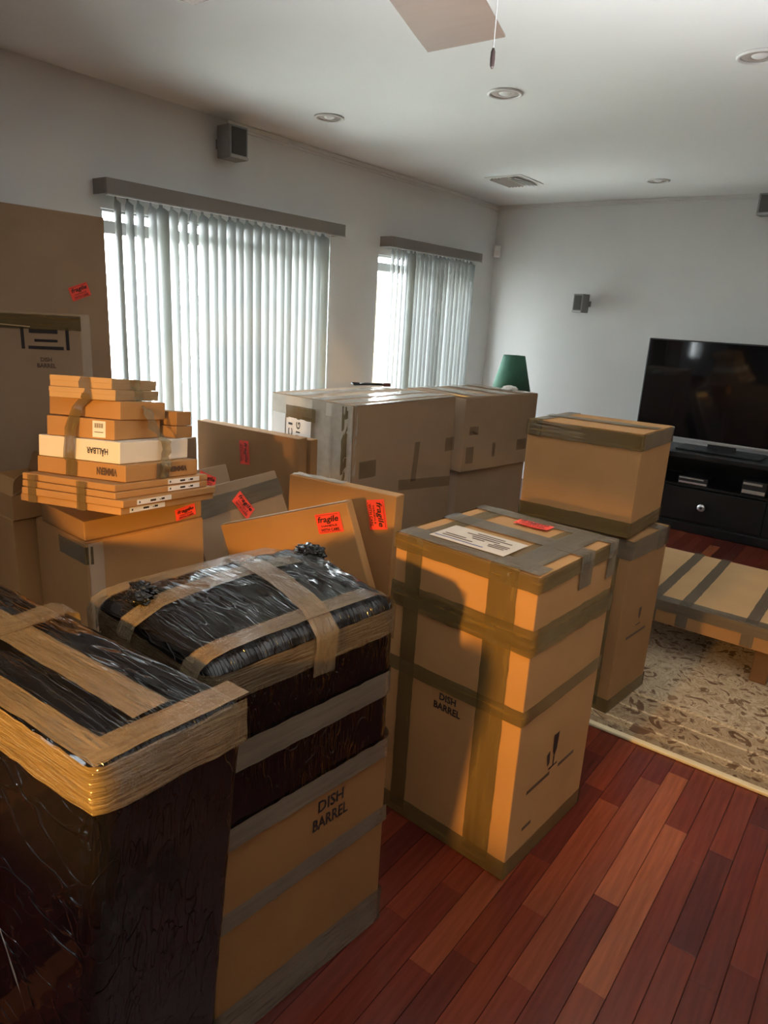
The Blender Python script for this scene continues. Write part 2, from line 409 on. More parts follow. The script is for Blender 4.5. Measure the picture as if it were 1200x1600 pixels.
def overtop_y(parent, dims, x, width, front, back=.1, m='tape', e=.003, seed=2, **k):
    w, d, h = dims; d = d/2+e
    return ribbon(parent, [(x, -d, front), (x, -d, h+e), (x, d, h+e), (x, d, back)], (1, 0, 0), width, m, seed=seed, **k)
def overtop_x(parent, dims, y, width, left, right, m='tape', e=.003, seed=3, **k):
    w, d, h = dims; w = w/2+e
    return ribbon(parent, [(-w, y, left), (-w, y, h+e), (w, y, h+e), (w, y, right)], (0, 1, 0), width, m, seed=seed, **k)

# ---- carton
def rounded_box(dims, r=.004, bulge=.0, seed=0, nx=6):
    w, d, h = dims
    bm = bmesh.new(); bmesh.ops.create_cube(bm, size=1)
    for v in bm.verts: v.co = Vector((v.co.x*w, v.co.y*d, (v.co.z+.5)*h))
    bmesh.ops.bevel(bm, geom=list(bm.edges), offset=min(r, min(dims)*.2), segments=2, affect='EDGES', profile=.5)
    if bulge:
        bmesh.ops.subdivide_edges(bm, edges=[e for e in bm.edges if e.calc_length() > .05], cuts=nx, use_grid_fill=True)
        for v in bm.verts:
            fx = 1-(2*v.co.x/w)**2; fy = 1-(2*v.co.y/d)**2; fz = 1-(2*v.co.z/h-1)**2
            n = noise.noise(Vector((v.co.x*3+seed, v.co.y*3, v.co.z*3)))
            if abs(abs(v.co.x)-w/2) < 1e-5: v.co.x += math.copysign(bulge*fy*fz*(1+n), v.co.x)
            elif abs(abs(v.co.y)-d/2) < 1e-5: v.co.y += math.copysign(bulge*fx*fz*(1+n), v.co.y)
    me = bpy.data.meshes.new('carton'); bm.to_mesh(me); bm.free(); return me

def carton(name, label, base, rot, dims, m='kraft', flaps='x', group=None, cat='box', bulge=.0, seed=0):
    """root Empty at the base; body plus the two closing flaps, their seam left open by a hair"""
    w, d, h = dims
    t = thing(name, label, cat, base, rot, group)
    fl = .0035 if flaps else 0
    link('body', rounded_box((w, d, h-fl), .004, bulge, seed), M[m], t)
    if flaps == 'x':
        for s in (0, 1):
            G().box(-w/2+.002, w/2-.002, (-d/2+.002, .0015)[s], (-.0015, d/2-.002)[s], h-fl, h).build('flap', M[m], t, bevel=.001, seg=1)
    elif flaps == 'y':
        for s in (0, 1):
            G().box((-w/2+.002, .0015)[s], (-.0015, w/2-.002)[s], -d/2+.002, d/2-.002, h-fl, h).build('flap', M[m], t, bevel=.001, seg=1)
    return t

# ================================================================== the room
XL, XR, YF, YB, ZC = -3.44, 5.6, -5.2, 6.13, 2.5
TH = .14
def wall_with_holes(name, axis, c0, c1, lo, hi, holes, m):
    """axis 'x': wall slab between x=c0..c1, running along y from lo to hi; holes (a0,a1,z0,z1)"""
    g = G()
    A = sorted({lo, hi, *[h[0] for h in holes], *[h[1] for h in holes]}); Zs = sorted({0, ZC, *[h[2] for h in holes], *[h[3] for h in holes]})
    for a0, a1 in zip(A, A[1:]):
        for z0, z1 in zip(Zs, Zs[1:]):
            if any(h[0] <= a0 and a1 <= h[1] and h[2] <= z0 and z1 <= h[3] for h in holes): continue
            if axis == 'x': g.box(c0, c1, a0, a1, z0, z1)
            else: g.box(a0, a1, c0, c1, z0, z1)
    return struct(g.build(name, m))
W1 = (2.09, 3.80, .30, 1.925); W2 = (4.36, 5.72, .30, 1.915); W3 = (-2.95, -2.30, .98, 2.1)
wall_with_holes('wall_left', 'x', XL-TH, XL, YF, YB, [W1, W2, W3], M['wall'])
wall_with_holes('wall_back', 'y', YB, YB+TH, XL-TH, XR+TH, [], M['wall'])
wall_with_holes('wall_right', 'x', XR, XR+TH, YF, YB, [], M['wall_dark'])
wall_with_holes('wall_front', 'y', YF-TH, YF, XL-TH, XR+TH, [], M['wall_dark'])
struct(G().box(XL-TH, XR+TH, YF-TH, YB+TH, ZC, ZC+.12).build('ceiling', M['ceiling']))
floor = struct(G().box(XL-TH, XR+TH, YF-TH, YB+TH, -.12, -.006).build('floor', M['subfloor']))

# strips of the cherry floor: seen ones are objects, the rest one mesh
PW = .0685
plank_me = {}
def plank_mesh(Lk, tone):
    if (Lk, tone) not in plank_me:
        o = G().box(-PW/2+.0006, PW/2-.0006, 0, Lk, -.006, 0)
        me = mesh_from('plank', (o.v, o.f)); bm = bmesh.new(); bm.from_mesh(me); bmesh.ops.recalc_face_normals(bm, faces=bm.faces)
        bmesh.ops.bevel(bm, geom=[e for e in bm.edges if all(v.co.z > -.001 for v in e.verts)], offset=.0007, segments=1, affect='EDGES')
        bm.to_mesh(me); bm.free(); me.materials.append(WOODS[tone]); plank_me[(Lk, tone)] = me
    return plank_me[(Lk, tone)]
field = [G() for _ in WOODS]
rnd = random.Random(11)
x = XL + PW/2; nplank = 0
x0_off = (-.4112 + PW/2 - x) % PW
x += x0_off - PW
while x < XR + PW:
    y = YF - rnd.uniform(0, .8)
    near = abs(x - (-.377)) < PW*.5; near2 = abs(x - (-.377+PW)) < PW*.5; near3 = abs(x-(-.377-PW)) < PW*.5
    while y < YB:
        Lk = rnd.choice((.42, .56, .7, .84, .98)); tone = rnd.choices((0, 1, 2, 3, 4), (6, 6, 3, 5, .5))[0]
        if near and y < .6 < y+1.2: y = .774; Lk = .84; tone = 1
        elif near and abs(y-1.614) < .02: Lk = .7; tone = 4
        elif near2 and y < .6 < y+1.2: y = .632; Lk = .7; tone = 2
        elif near2 and abs(y-1.332) < .02: Lk = .7; tone = 4
        elif near2 and abs(y-2.032) < .02: tone = 0
        vis = (-.95 < x < .55 and y+Lk > .75 and y < 2.42) or (-1.75 < x < -.3 and y+Lk > 4.15 and y < 5.5)
        if vis:
            o = link('plank', plank_mesh(Lk, tone), None, floor); o.location = (x, y, 0); nplank += 1
        else:
            field[tone].box(x-PW/2+.0006, x+PW/2-.0006, max(y, YF), min(y+Lk-.001, YB), -.006, 0)
        y += Lk
    x += PW
fm = G(); mi = []
for k, g in enumerate(field):
    mi += [k]*len(g.f); fm.add(g.v, g.f)
me = mesh_from('plank_field', (fm.v, fm.f))
for w_ in WOODS: me.materials.append(w_)
for p, k in zip(me.polygons, mi): p.material_index = k
o = link('plank_field', me, None, floor); o['kind'] = 'stuff'

# trims: raceway under the ceiling and baseboards
struct(G().box(XL, XL+.02, 2.9, YB, ZC-.028, ZC-.002).box(XL, XL+.012, 2.9, YB, ZC-.042, ZC-.028).build('trim_1', M['trim'], bevel=.003))
struct(G().box(XL, XR, YB-.02, YB, ZC-.026, ZC-.002).box(XL, XR, YB-.012, YB, ZC-.038, ZC-.026).build('trim_2', M['trim'], bevel=.003))
struct(G().box(XL, XL+.014, YF, YB, .0005, .1).build('baseboard_left', M['trim'], bevel=.004))
struct(G().box(XL, XR, YB-.014, YB, .0005, .1).build('baseboard_back', M['trim'], bevel=.004))

# windows
def window(name, y0, y1, z0, z1, slit=True, mull=()):
    xo, xi = XL-TH+.02, XL-.03
    g = G(); f = .028
    g.box(xo, xi, y0, y0+f, z0, z1).box(xo, xi, y1-f, y1, z0, z1).box(xo, xi, y0+f, y1-f, z1-.012, z1).box(xo, xi, y0+f, y1-f, z0, z0+f)
    t = struct(g.build(name, M['frame'], bevel=.003))
    if slit: G().box(xo+.01, xi-.01, y0+f, y1-f, z1-.115, z1-.052).build('transom_rail', M['frame'], t, bevel=.003)
    for k, (a, b, c, d) in enumerate(mull): G().box(xo+.02, xi-.02, a, b, c, d).build('meeting_rail', M['frame'], t, bevel=.003)
    G().box(xo+.045, xo+.05, y0+f, y1-f, z0+f, z1-.012).build('pane', M['glass'], t)
    portal((XL-TH-.01, (y0+y1)/2, (z0+z1)/2), (0, R(-90), 0), z1-z0, y1-y0)
    return t
window('window_1', *W1, mull=[(2.92, 2.98, .34, 1.81)])
window('window_2', *W2, mull=[(5.03, 5.08, .34, 1.80)])
window('window_3', *W3, slit=False)
# outside: ground, deck rail, board fence
struct(G().box(-14, XL-TH-.01, -6, 12, -.5, -.3).build('garden_ground', M['deck']))
rail = thing('deck_railing', 'pale deck railing outside behind the blinds', 'railing', (-5.2, 3.4, -.3))
G().box(-.04, .04, -3.2, 1.2, 1.30, 1.38).build('handrail', M['frame'], rail, bevel=.005)
for k in range(5): G().box(-.04, .04, -3.2+k*1.08, -3.12+k*1.08, 0, 1.30).build('post', M['frame'], rail, bevel=.004)
fence = thing('board_fence', 'sunlit yellowish board fence outside the far window', 'fence', (-7.5, 10.2, -.3), (0, 0, -12))
fb = G().box(-.012, .012, -.072, .072, 0, 2.3); fbm = mesh_from('board', (fb.v, fb.f)); fbm.materials.append(M['fence'])
for k in range(30):
    o = link('board', fbm, None, fence); o.location = (0, -2.3+k*.15, 0)
G().box(-.06, -.012, -2.4, 2.2, .4, .5).box(-.06, -.012, -2.4, 2.2, 1.8, 1.9).build('cross_rail', M['fence'], fence)

# ------------------------------------------------------------------ vertical blinds
def slat_mesh(z0, z1, width=.089, bow=.009):
    vs_ = []; fs = []; n = 6
    rows = [(z0, 1), (z1-.010, 1), (z1+.004, .5), (z1+.008, .28), (z1+.03, .25)]
    for z, k in rows:
        for i in range(n+1):
            t = i/n-.5; vs_.append((t*width*k, bow*(1-(2*t*k)**2)-bow*.5, z))
    for r_ in range(len(rows)-1):
        for i in range(n): a = r_*(n+1)+i; fs.append((a, a+1, a+n+2, a+n+1))
    me = mesh_from('slat', (vs_, fs)); me.materials.append(M['slat'])
    for p in me.polygons: p.use_smooth = True
    return me
def blind(label, y0, y1, ztop, n, ang, odd, seed, zb=.36):
    t = thing('vertical_blind', label, 'blind', (XL, y0, 0), group='vertical blinds on the window wall')
    L_ = y1-y0
    G().box(.108, .122, 0, L_, ztop-.072, ztop).build('valance', M['valance'], t, bevel=.002)
    for a in (0, L_-.01): G().box(0.0005, .108, a, a+.01, ztop-.072, ztop).build('end_return', M['valance'], t, bevel=.001)
    G().box(.0005, .108, .01, L_-.01, ztop-.010, ztop-.003).build('dust_cover', M['valance'], t)
    G().box(.106, .125, -.001, L_+.001, ztop-.0785, ztop-.0725).build('bottom_lip', M['speaker_lip'], t)  # paler colour paints the highlight along the valance's lower edge
    G().box(.03, .085, .02, L_-.02, ztop-.055, ztop-.012).build('head_rail', M['frame'], t, bevel=.003)
    me = slat_mesh(zb, ztop-.095)
    rn = random.Random(seed)
    for i in range(n):
        f_ = (i+.5)/n
        y = .055+(L_-.11)*f_
        a = odd.get(i, ang+rn.uniform(-4, 4))
        o = link('slat', me, None, t); o.location = (.058, y+rn.uniform(-.004, .004), 0); o.rotation_euler = (0, 0, R(90+a))
    # pull cord at the far side
    return t
# slat angle: degrees from the wall plane towards the room
blind('wide vertical blind with pale slats under taupe valance beside tall flat carton', 2.055, 3.83, 2.052, 25, 88, {0: 80, 1: 84, 2: 83, 3: 84, 4: 106, 5: 92, 6: 84, 7: 82, 23: 118, 24: 40}, 3)
blind('narrow vertical blind with pale slats under taupe valance near the room corner', 4.37, 5.70, 2.042, 20, 84, {0: 56, 1: 55, 2: 57, 3: 58, 4: 100}, 5)

# ------------------------------------------------------------------ wall speakers, sensor, ceiling fittings
def speaker(label, loc, rotz, w, d, h):
    t = thing('wall_speaker', label, 'speaker', loc, (0, 0, rotz), group='surround speakers on the walls')
    G().box(-w/2, w/2, -d/2, d/2, 0, h).build('case', M['speaker_grey'], t, bevel=.006)
    G().box(-w/2+.016, w/2-.016, -d/2-.006, -d/2-.0005, .022, h-.012).build('grille', M['speaker_cloth'], t, bevel=.002)
    G().box(-w/2+.004, w/2-.004, -d/2-.010, -d/2-.0005, .002, .016).build('front_lip', M['speaker_lip'], t, bevel=.002)
    G().box(-.015, .015, d/2+.0005, d/2+.05, h*.42, h*.58).box(-.03, .03, d/2+.05, d/2+.056, h*.35, h*.65).build('bracket', M['speaker_grey'], t, bevel=.002)
    return t
speaker('grey box speaker with dark grille high on window wall above valance', (XL+.118, 2.845, 2.272), 88, .132, .110, .168)
speaker('small grey speaker halfway up back wall between lamp and television', (-2.475, YB-.125, 1.585), -16, .105, .09, .155)
speaker('grey speaker high on back wall above the television, cut by the frame', (-1.125, YB-.125, 2.325), -8, .16, .105, .150)
t = thing('motion_sensor', 'small white motion sensor high in the corner beside far window', 'sensor', (XL+.052, YB-.052, 2.045), (0, 0, 45))
G().box(-.03, .03, -.018, .022, 0, .105).build('case', M['plastic_white'], t, bevel=.008)
G().box(-.02, .02, -.021, -.0185, .015, .06).build('lens', M['paper'], t, bevel=.001)

def downlight(label, x, y):
    t = thing('recessed_ceiling_light', label, 'ceiling light', (x, y, ZC))
    t['group'] = 'recessed ceiling lights'
    G().lathe([(.082, -.0005), (.082, -.006), (.074, -.010), (.066, -.006), (.066, -.0005)], 40, closed=True).build('trim_ring', M['lamp_trim'], t, smooth=True)
    G().lathe([(.064, -.0008), (.058, -.0035), (.035, -.0030), (.030, -.0008)], 32).build('reflector_cup', M['lamp_cup'], t, smooth=True)
    G().lathe([(.0005, -.009), (.018, -.008), (.027, -.004), (.030, -.001)], 24).build('bulb', M['plastic_white'], t, smooth=True)
downlight('recessed ceiling light with silver white ring, below the fan pull chain', -1.80, 3.165)
downlight('recessed ceiling light cut off by the right edge of the photo', -.735, 3.18)
downlight('recessed ceiling light nearest the window wall, above the wide blind', -2.85, 3.12)
downlight('small far recessed ceiling light near the back wall', -1.775, 5.405)
t = thing('ceiling_vent', 'white slotted ceiling air vent near the corner, half dark half light', 'vent', (-2.73, 5.06, ZC), (0, 0, 0))
G().box(-.15, .15, -.19, .19, -.006, -.0005).build('frame', M['lamp_trim'], t, bevel=.002)
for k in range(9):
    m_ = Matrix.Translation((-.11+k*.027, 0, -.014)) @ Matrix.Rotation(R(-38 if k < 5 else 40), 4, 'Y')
    G().box(-.010, .010, -.16, .16, -.001, .001, m_).build('slat', M['lamp_trim'] if k >= 5 else M['lamp_cup'], t)  # louvres turned from the windows get their shade as darker colour

# ceiling fan: only one blade tip and a pull chain reach into the picture
fan = thing('ceiling_fan', 'ceiling fan blade of pale tan wood with dark chain fob at photo top', 'fan', (-.875, 1.047, 0))
G().lathe([(.0, ZC-.0005), (.075, ZC-.0005), (.07, ZC-.05), (.02, ZC-.07), (.0, ZC-.07)], 28).build('canopy', M['bronze'], fan, smooth=True)
G().lathe([(.0, 2.44), (.013, 2.44), (.013, 2.33), (.0, 2.33)], 16).build('down_rod', M['bronze'], fan, smooth=True)
G().lathe([(.0, 2.34), (.06, 2.33), (.12, 2.27), (.12, 2.20), (.07, 2.14), (.0, 2.14)], 32).build('motor', M['bronze'], fan, smooth=True)
G().lathe([(.0, 2.14), (.06, 2.14), (.065, 2.10), (.0, 2.085)], 24).build('switch_housing', M['bronze'], fan, smooth=True)
ba = math.atan2(1.655-1.047, -1.067+.875)
for k in range(5):
    mt = Matrix.Rotation(ba+k*2*PI/5, 4, 'Z')
    b = G()
    prof = [(.16, .075), (.24, .098), (.45, .104), (.58, .107), (.640, .108)]
    skew = .038
    for zz in (2.1435, 2.150):
        for r_, hw in prof:
            for s in (-1, 1):
                xx = r_ + (s*skew if r_ > .6 else 0)
                b.v.append(mt @ Vector((xx, s*hw, zz + s*hw*.02)))
    n = len(prof)
    for z_ in (0, 1):
        for i in range(n-1):
            a = z_*2*n+2*i; b.f.append((a, a+1, a+3, a+2))
    for i in range(n-1):
        for s in (0, 1): a = 2*i+s; b.f.append((a, a+2, a+2+2*n, a+2*n))
    b.f.append((0, 1, 1+2*n, 2*n)); b.f.append((2*n-2, 2*n-1, 4*n-1, 4*n-2))
    b.build('blade', M['fan'], fan, bevel=.002)
    G().box(.09, .2, -.018, .018, 2.152, 2.159, mt).build('blade_iron', M['bronze'], fan, bevel=.002)
ch = (.185, .113)
G().tube([(.06, .05, 2.112), (.10, .08, 2.108), (ch[0], ch[1], 2.10), (ch[0], ch[1], 1.938)], .0010, 6).build('pull_chain', M['silver'], fan)
G().lathe([(0, 1.938), (.002, 1.9375), (.0038, 1.932), (.0042, 1.922), (.0035, 1.911), (.0015, 1.907), (0, 1.907)], 16, Matrix.Translation((ch[0], ch[1], 0))).build('chain_fob', M['fob'], fan, smooth=True)

# ------------------------------------------------------------------ rug, wrapped low table
rug = tag(G().box(0, 2.75, 0, 2.3, .0006, .012).build('floor_rug', M['rug'], bevel=.002), 'beige and brown floral rug with pale bound edge under the low table', 'rug')
rug.location = (-1.5, 2.425, 0)
G().box(0, 2.75, -.028, -.0005, .0008, .014).build('binding', M['rug_edge'], rug, bevel=.004)['label'] = 'cream bound front edge'

TBD = (.86, .88, .285)
tb = thing('low_table', 'low table wrapped in cardboard and grey tape standing on the rug', 'table', (-.60, 3.615, .0125))
G().box(-.43, .43, -.43, .43, .262, .27).build('cardboard_top', M['kraft_pale'], tb, bevel=.003)
for nm, a in (('front', (-.43, .43, -.438, -.431)), ('back', (-.43, .43, .431, .438)), ('side', (-.438, -.431, -.43, .43)), ('side', (.431, .438, -.43, .43))):
    G().box(*a, .165, .262).build('cardboard_skirt', M['kraft_dark'], tb, bevel=.002)
for sx_ in (-1, 1):
    for sy_ in (-1, 1):
        G().box(sx_*.31-.035, sx_*.31+.035, sy_*.36-.035, sy_*.36+.035, 0, .262).build('leg', M['oak'], tb, bevel=.006)
td = (.876, .876, .27)
for k, x_ in enumerate((-.175, -.035, .24)):
    overtop_y(tb, td, x_, .05, .17, .2, 'tape_grey', seed=20+k)
hband(tb, td, .250, .05, 'tape_grey', faces=('-Y', '+X'), seed=25)
ribbon(tb, [(-.44, -.402, .2725), (.44, -.402, .2725)], (0, 1, 0), .07, 'tape_grey', seed=26)

# ------------------------------------------------------------------ television and console
tv = thing('television', 'large black flat television with silver bottom edge on black console', 'television', (-1.10, 5.75, .602))
G().box(-.66, .66, -.02, .03, .06, .816).build('case', M['plastic_black'], tv, bevel=.006)
G().box(-.648, .648, -.0225, -.0205, .082, .806).build('screen', M['screen'], tv)
G().box(-.66, .66, -.034, -.0205, .055, .078).build('bottom_edge', M['silver'], tv, bevel=.004)['label'] = 'silver bottom edge strip'
G().box(-.10, .10, -.005, .035, .012, .07).build('neck', M['plastic_black'], tv, bevel=.004)
G().box(-.30, .30, -.13, .13, 0, .014).build('foot', M['plastic_black'], tv, bevel=.005)

cs = thing('media_console', 'black media console with open shelf and round silver knob under television', 'cabinet', (-1.08, 5.75, 0))
hw, fy, by = .74, -.25, .22
G().box(-hw-.015, hw+.015, fy-.02, by, .565, .60).build('top_board', M['black'], cs, bevel=.005)
for s in (-1, 1): G().box(s*hw-.012, s*hw+.012, fy, by, .07, .565).build('side_panel', M['black'], cs, bevel=.002)
G().box(-hw-.012, hw+.012, fy-.015, by, .0005, .07).build('plinth', M['black'], cs, bevel=.004)
G().box(-hw+.012, hw-.012, by-.012, by, .07, .565).build('back_panel', M['black'], cs)
G().box(-hw+.012, hw-.012, fy+.005, by-.012, .345, .363).build('shelf', M['black'], cs, bevel=.001)
for dx_ in (-.40, .40): G().box(dx_-.012, dx_+.012, fy+.005, by-.012, .085, .345).build('divider', M['black'], cs)
G().box(-hw+.012, hw-.012, fy+.005, by-.012, .07, .085).build('bottom_board', M['black'], cs)
for x0_, x1_ in ((-hw+.016, -.405), (-.395, .395), (.405, hw-.016)):
    d_ = G().box(x0_, x1_, fy-.012, fy+.003, .09, .34).build('drawer', M['black'], cs, bevel=.003)
    kx = -.025 if x0_ < 0 < x1_ else (x0_+x1_)/2
    km = Matrix.Translation((kx, fy-.0125, .212)) @ Matrix.Rotation(R(90), 4, 'X')
    G().lathe([(0, .03), (.012, .031), (.026, .028), (.030, .020), (.024, .012), (.010, .010), (.008, 0), (0, 0)], 28, km).build('knob', M['silver'], d_, smooth=True)
    G().lathe([(0, .032), (.009, .0325), (.010, .031), (0, .0312)], 20, km).build('knob_center', M['plastic_black'], d_, smooth=True)
def media_box(label, x_, z_, w_, h_):
    t = thing('media_box', label, 'electronics', (x_, 5.53, z_))
    G().box(-w_/2, w_/2, 0, .2, 0, h_).build('case', M['plastic_black'], t, bevel=.003)
    G().box(-w_/2+.004, w_/2-.004, -.004, -.0005, h_*.08, h_*.34).build('front_strip', M['silver'], t, bevel=.001)
    G().box(-w_/2+.004, w_/2-.03, -.003, -.0005, h_*.72, h_*.88).build('upper_strip', M['silver'], t, bevel=.0005)
media_box('thin black media player with silver strips on console shelf', -1.21, .364, .21, .055)
media_box('small dark media box higher on console shelf toward photo edge', -.79, .364, .16, .10)

# ------------------------------------------------------------------ lamp on a side table in the corner
st = thing('side_table', 'small dark side table in the corner carrying the green lamp', 'table', (-2.66, 5.22, 0))
G().box(-.23, .23, -.23, .23, .50, .525).build('table_top', M['oak'], st, bevel=.005)
for a in (-1, 1):
    for b in (-1, 1): G().box(a*.19-.018, a*.19+.018, b*.19-.018, b*.19+.018, 0.0005, .50).build('leg', M['oak'], st, bevel=.003)
lm = thing('table_lamp', 'table lamp with dark green tapered shade in the far corner', 'lamp', (-2.66, 5.22, .526))
G().lathe([(0, 0), (.08, 0), (.082, .012), (.05, .03), (.03, .06), (.055, .13), (.06, .2), (.03, .28), (.014, .31), (0, .31)], 28).build('base', M['bronze'], lm, smooth=True)
G().lathe([(0, .31), (.008, .31), (.008, .66), (0, .66)], 12).build('stem', M['silver'], lm, smooth=True)
G().lathe([(.163, .395), (.088, .690), (.085, .690), (.160, .395)], 48, closed=True).build('shade', M['green'], lm, smooth=True)
pass

# ================================================================== cartons
# ---- tall dish carton in the middle
D = (.455, .455, .903)
db1 = carton('dish_carton', 'tall amber lit carton wrapped in brown tape bands standing alone on wood floor', (-.837, 1.726, .0006), (0, 0, -4), D, 'kraft', 'x', seed=1)
hband(db1, D, .882, .045, z2=.882, seed=1)
hband(db1, D, .735, .06, z2=.728, seed=2, jit=.004)
hband(db1, D, .718, .05, z2=.712, e=.004, seed=3, jit=.005, faces=('-Y', '+X'))
hband(db1, D, .508, .045, z2=.518, seed=4)
hband(db1, D, .035, .06, seed=5)
overtop_y(db1, D, .130, .085, .03, .03, seed=6)
overtop_y(db1, D, -.158, .055, .03, .03, seed=7)
overtop_x(db1, D, .03, .075, .7, .81, 'tape_grey', e=.004, seed=8)
overtop_x(db1, D, .195, .055, .8, .80, 'tape_grey', e=.0035, seed=9)
ribbon(db1, [(-.225, -.19, D[2]+.004), (.225, -.19, D[2]+.004)], (0, 1, 0), .07, 'tape_grey', seed=10)
ribbon(db1, [(.155, -.22, D[2]+.005), (.155, .22, D[2]+.005)], (1, 0, 0), .08, 'tape_grey', seed=11)
G().box(-.12, .12, -.066, .066, 0, .0006).build('shipping_label', M['label_buff'], db1).matrix_local = face_mtx(D, '+Z', -.028, -.115, 1, .0062)
g = G()
for i, (a, b, y_) in enumerate(((-.03, .06, .045), (-.055, .045, .030), (-.03, .015, .015), (.0, .06, .015), (.04, .09, .03), (-.02, .02, .0), (.05, .1, .0), (.04, .1, -.012), (.045, .095, -.024), (-.1, -.03, -.015), (-.1, 0, -.03))):
    g.add([(a, y_-.0035, 0), (b, y_-.0035, 0), (b, y_+.0035, 0), (a, y_+.0035, 0)], [(0, 1, 2, 3)])
g.build('label_print', M['ink_soft'], db1).matrix_local = face_mtx(D, '+Z', -.028, -.115, 1, .0072)
G().add([(-.115, -.050, 0), (.045, -.050, 0), (.045, -.045, 0), (-.115, -.045, 0)], [(0, 1, 2, 3)]).build('label_line', M['ink_blue'], db1).matrix_local = face_mtx(D, '+Z', -.028, -.115, 1, .0074)
fragile(db1, D, '+Z', -.002, .142, 4, .112, .052, .0062)
print_text(db1, D, '-Y', -.005, .452, (('DISH', .62), ('BARREL', 1)), .092, .062, e=.0014)
# printed glass, rule and line of the side
g = G()
g.add([(-.020, .075, 0), (.012, .075, 0), (.008, .02, 0), (-.004, 0, 0), (-.016, .02, 0)], [(0, 4, 3, 2, 1)])
g.add([(-.007, 0, 0), (-.001, 0, 0), (-.001, -.03, 0), (-.007, -.03, 0)], [(0, 3, 2, 1)])
g.add([(-.03, -.03, 0), (.022, -.03, 0), (.022, -.036, 0), (-.03, -.036, 0)], [(0, 3, 2, 1)])
g.add([(-.050, .022, 0), (-.034, .03, 0), (-.028, -.012, 0), (-.04, -.02, 0)], [(0, 3, 2, 1)])
gl = g.build('glass_symbol', M['ink'], db1); gl.matrix_local = face_mtx(D, '+X', .0, .295, 0, .0014)
g = G()
for a, b, z_ in ((-.15, -.02, 0), (.03, .13, 0), (-.15, -.10, -.12)):
    g.add([(a, z_-.006, 0), (b, z_-.006, 0), (b, z_+.006, 0), (a, z_+.006, 0)], [(0, 1, 2, 3)])
g.build('printed_rule', M['ink_soft'], db1).matrix_local = face_mtx(D, '+X', 0, .245, 0, .0014)

# ---- second dish carton with square carton on top
D = (.46, .34, .722)
db2 = carton('dish_carton', 'carton standing on the rug edge behind the tall middle one, square carton on it', (-.925, 2.70, .0125), (0, 0, -6), D, 'kraft_dark', 'x', seed=2)
hband(db2, D, .685, .075, 'tape_grey', seed=12, jit=.003)
hband(db2, D, .03, .06, 'tape', seed=13)
ribbon(db2, [(.15, -.1735, .02), (.15, -.1735, .72)], (1, 0, 0), .075, 'tape', seed=14)
overtop_x(db2, D, .10, .07, .6, .64, 'tape_grey', seed=15)
g = G()
g.add([(-.014, .05, 0), (.012, .05, 0), (.008, .01, 0), (0, 0, 0), (-.010, .01, 0)], [(0, 4, 3, 2, 1)])
g.add([(-.025, -.02, 0), (.02, -.02, 0), (.02, -.026, 0), (-.025, -.026, 0)], [(0, 3, 2, 1)])
g.build('glass_symbol', M['ink_soft'], db2).matrix_local = face_mtx(D, '+X', .01, .36, 0, .0014)
g = G(); g.add([(-.09, -.006, 0), (.09, -.006, 0), (.09, .006, 0), (-.09, .006, 0)], [(0, 1, 2, 3)])
g.build('printed_rule', M['ink_soft'], db2).matrix_local = face_mtx(D, '+X', .0, .30, 0, .0014)

D = (.448, .36, .388)
tb1 = carton('square_carton', 'square plain carton with shiny tape top and bottom, stacked above the rug edge', (-.953, 2.675, .7425), (-.5, -.5, -.6), D, 'kraft', 'x', seed=3)
hband(tb1, D, .356, .06, 'tape', seed=16, jit=.003)
hband(tb1, D, .030, .058, 'tape', seed=17)
ribbon(tb1, [(-.224, 0, .392), (.224, 0, .392)], (0, 1, 0), .07, 'tape', seed=18)
overtop_y(tb1, D, -.19, .05, .33, .33, 'tape', seed=19)

# ---- big taped carton by the window and its neighbours
D = (.613, .864, 1.05)
b1 = carton('large_carton', 'large tall carton with whitish taped end and black numbered label by window', (-2.439, 3.052, .0006), (0, 0, -2.9), D, 'kraft_grey', 'y', seed=4)
G().box(-.3, .296, -.0012, 0, .02, 1.046).build('taped_end', M['taped_end_glare'], b1).matrix_local = Matrix.Translation((0, -D[1]/2-.0008, 0))  # panel whose pale colour carries the tape's reflected light
for k, (x_, z0, z1, w_) in enumerate(((.06, .6, 1.05, .10), (.20, .55, 1.05, .09), (.27, .5, 1.05, .05), (-.02, .55, .95, .08), (.13, .3, .98, .05))):
    ribbon(b1, [(x_, -D[1]/2-.0030-.0010*k, z0), (x_, -D[1]/2-.0030-.0010*k, z1)], (1, 0, 0), w_, 'tape_clear_and_glint', name='clear_tape_and_glint', jit=.0004, seed=30+k)
ribbon(b1, [(D[0]/2-.06, -D[1]/2-.007, .5), (D[0]/2-.06, -D[1]/2-.007, 1.04)], (1, 0, 0), .04, 'tape', seed=36, jit=.004)
ribbon(b1, [(-.18, -D[1]/2-.008, .965), (.045, -D[1]/2-.008, .965)], (0, 0, 1), .07, 'tape', seed=37, jit=.004)
G().box(-.05, .05, -.062, .062, 0, .001).build('pale_label', M['paper'], b1).matrix_local = face_mtx(D, '-Y', -.238, .888, -1, .0085)
G().box(-.095, .095, -.062, .062, 0, .001).build('number_label', M['paper'], b1).matrix_local = face_mtx(D, '-Y', -.085, .872, -1, .0085)
g = G(); vsx = [('C1', -.06, .085), ('U1G', -.0, .105), ('II', .068, .03)]
for s_, x_, L2 in vsx:
    q = G(); fit_text(q, s_, 0, 0, L2, .032, 0, .02, 0)
    mr = Matrix.Translation((x_, -.008 if s_ != 'II' else -.04, 0)) @ Matrix.Rotation(R(90), 4, 'Z')
    g.add([mr @ v for v in q.v], q.f)
g.build('label_lettering', M['ink'], b1).matrix_local = face_mtx(D, '-Y', -.085, .872, -1, .0105)
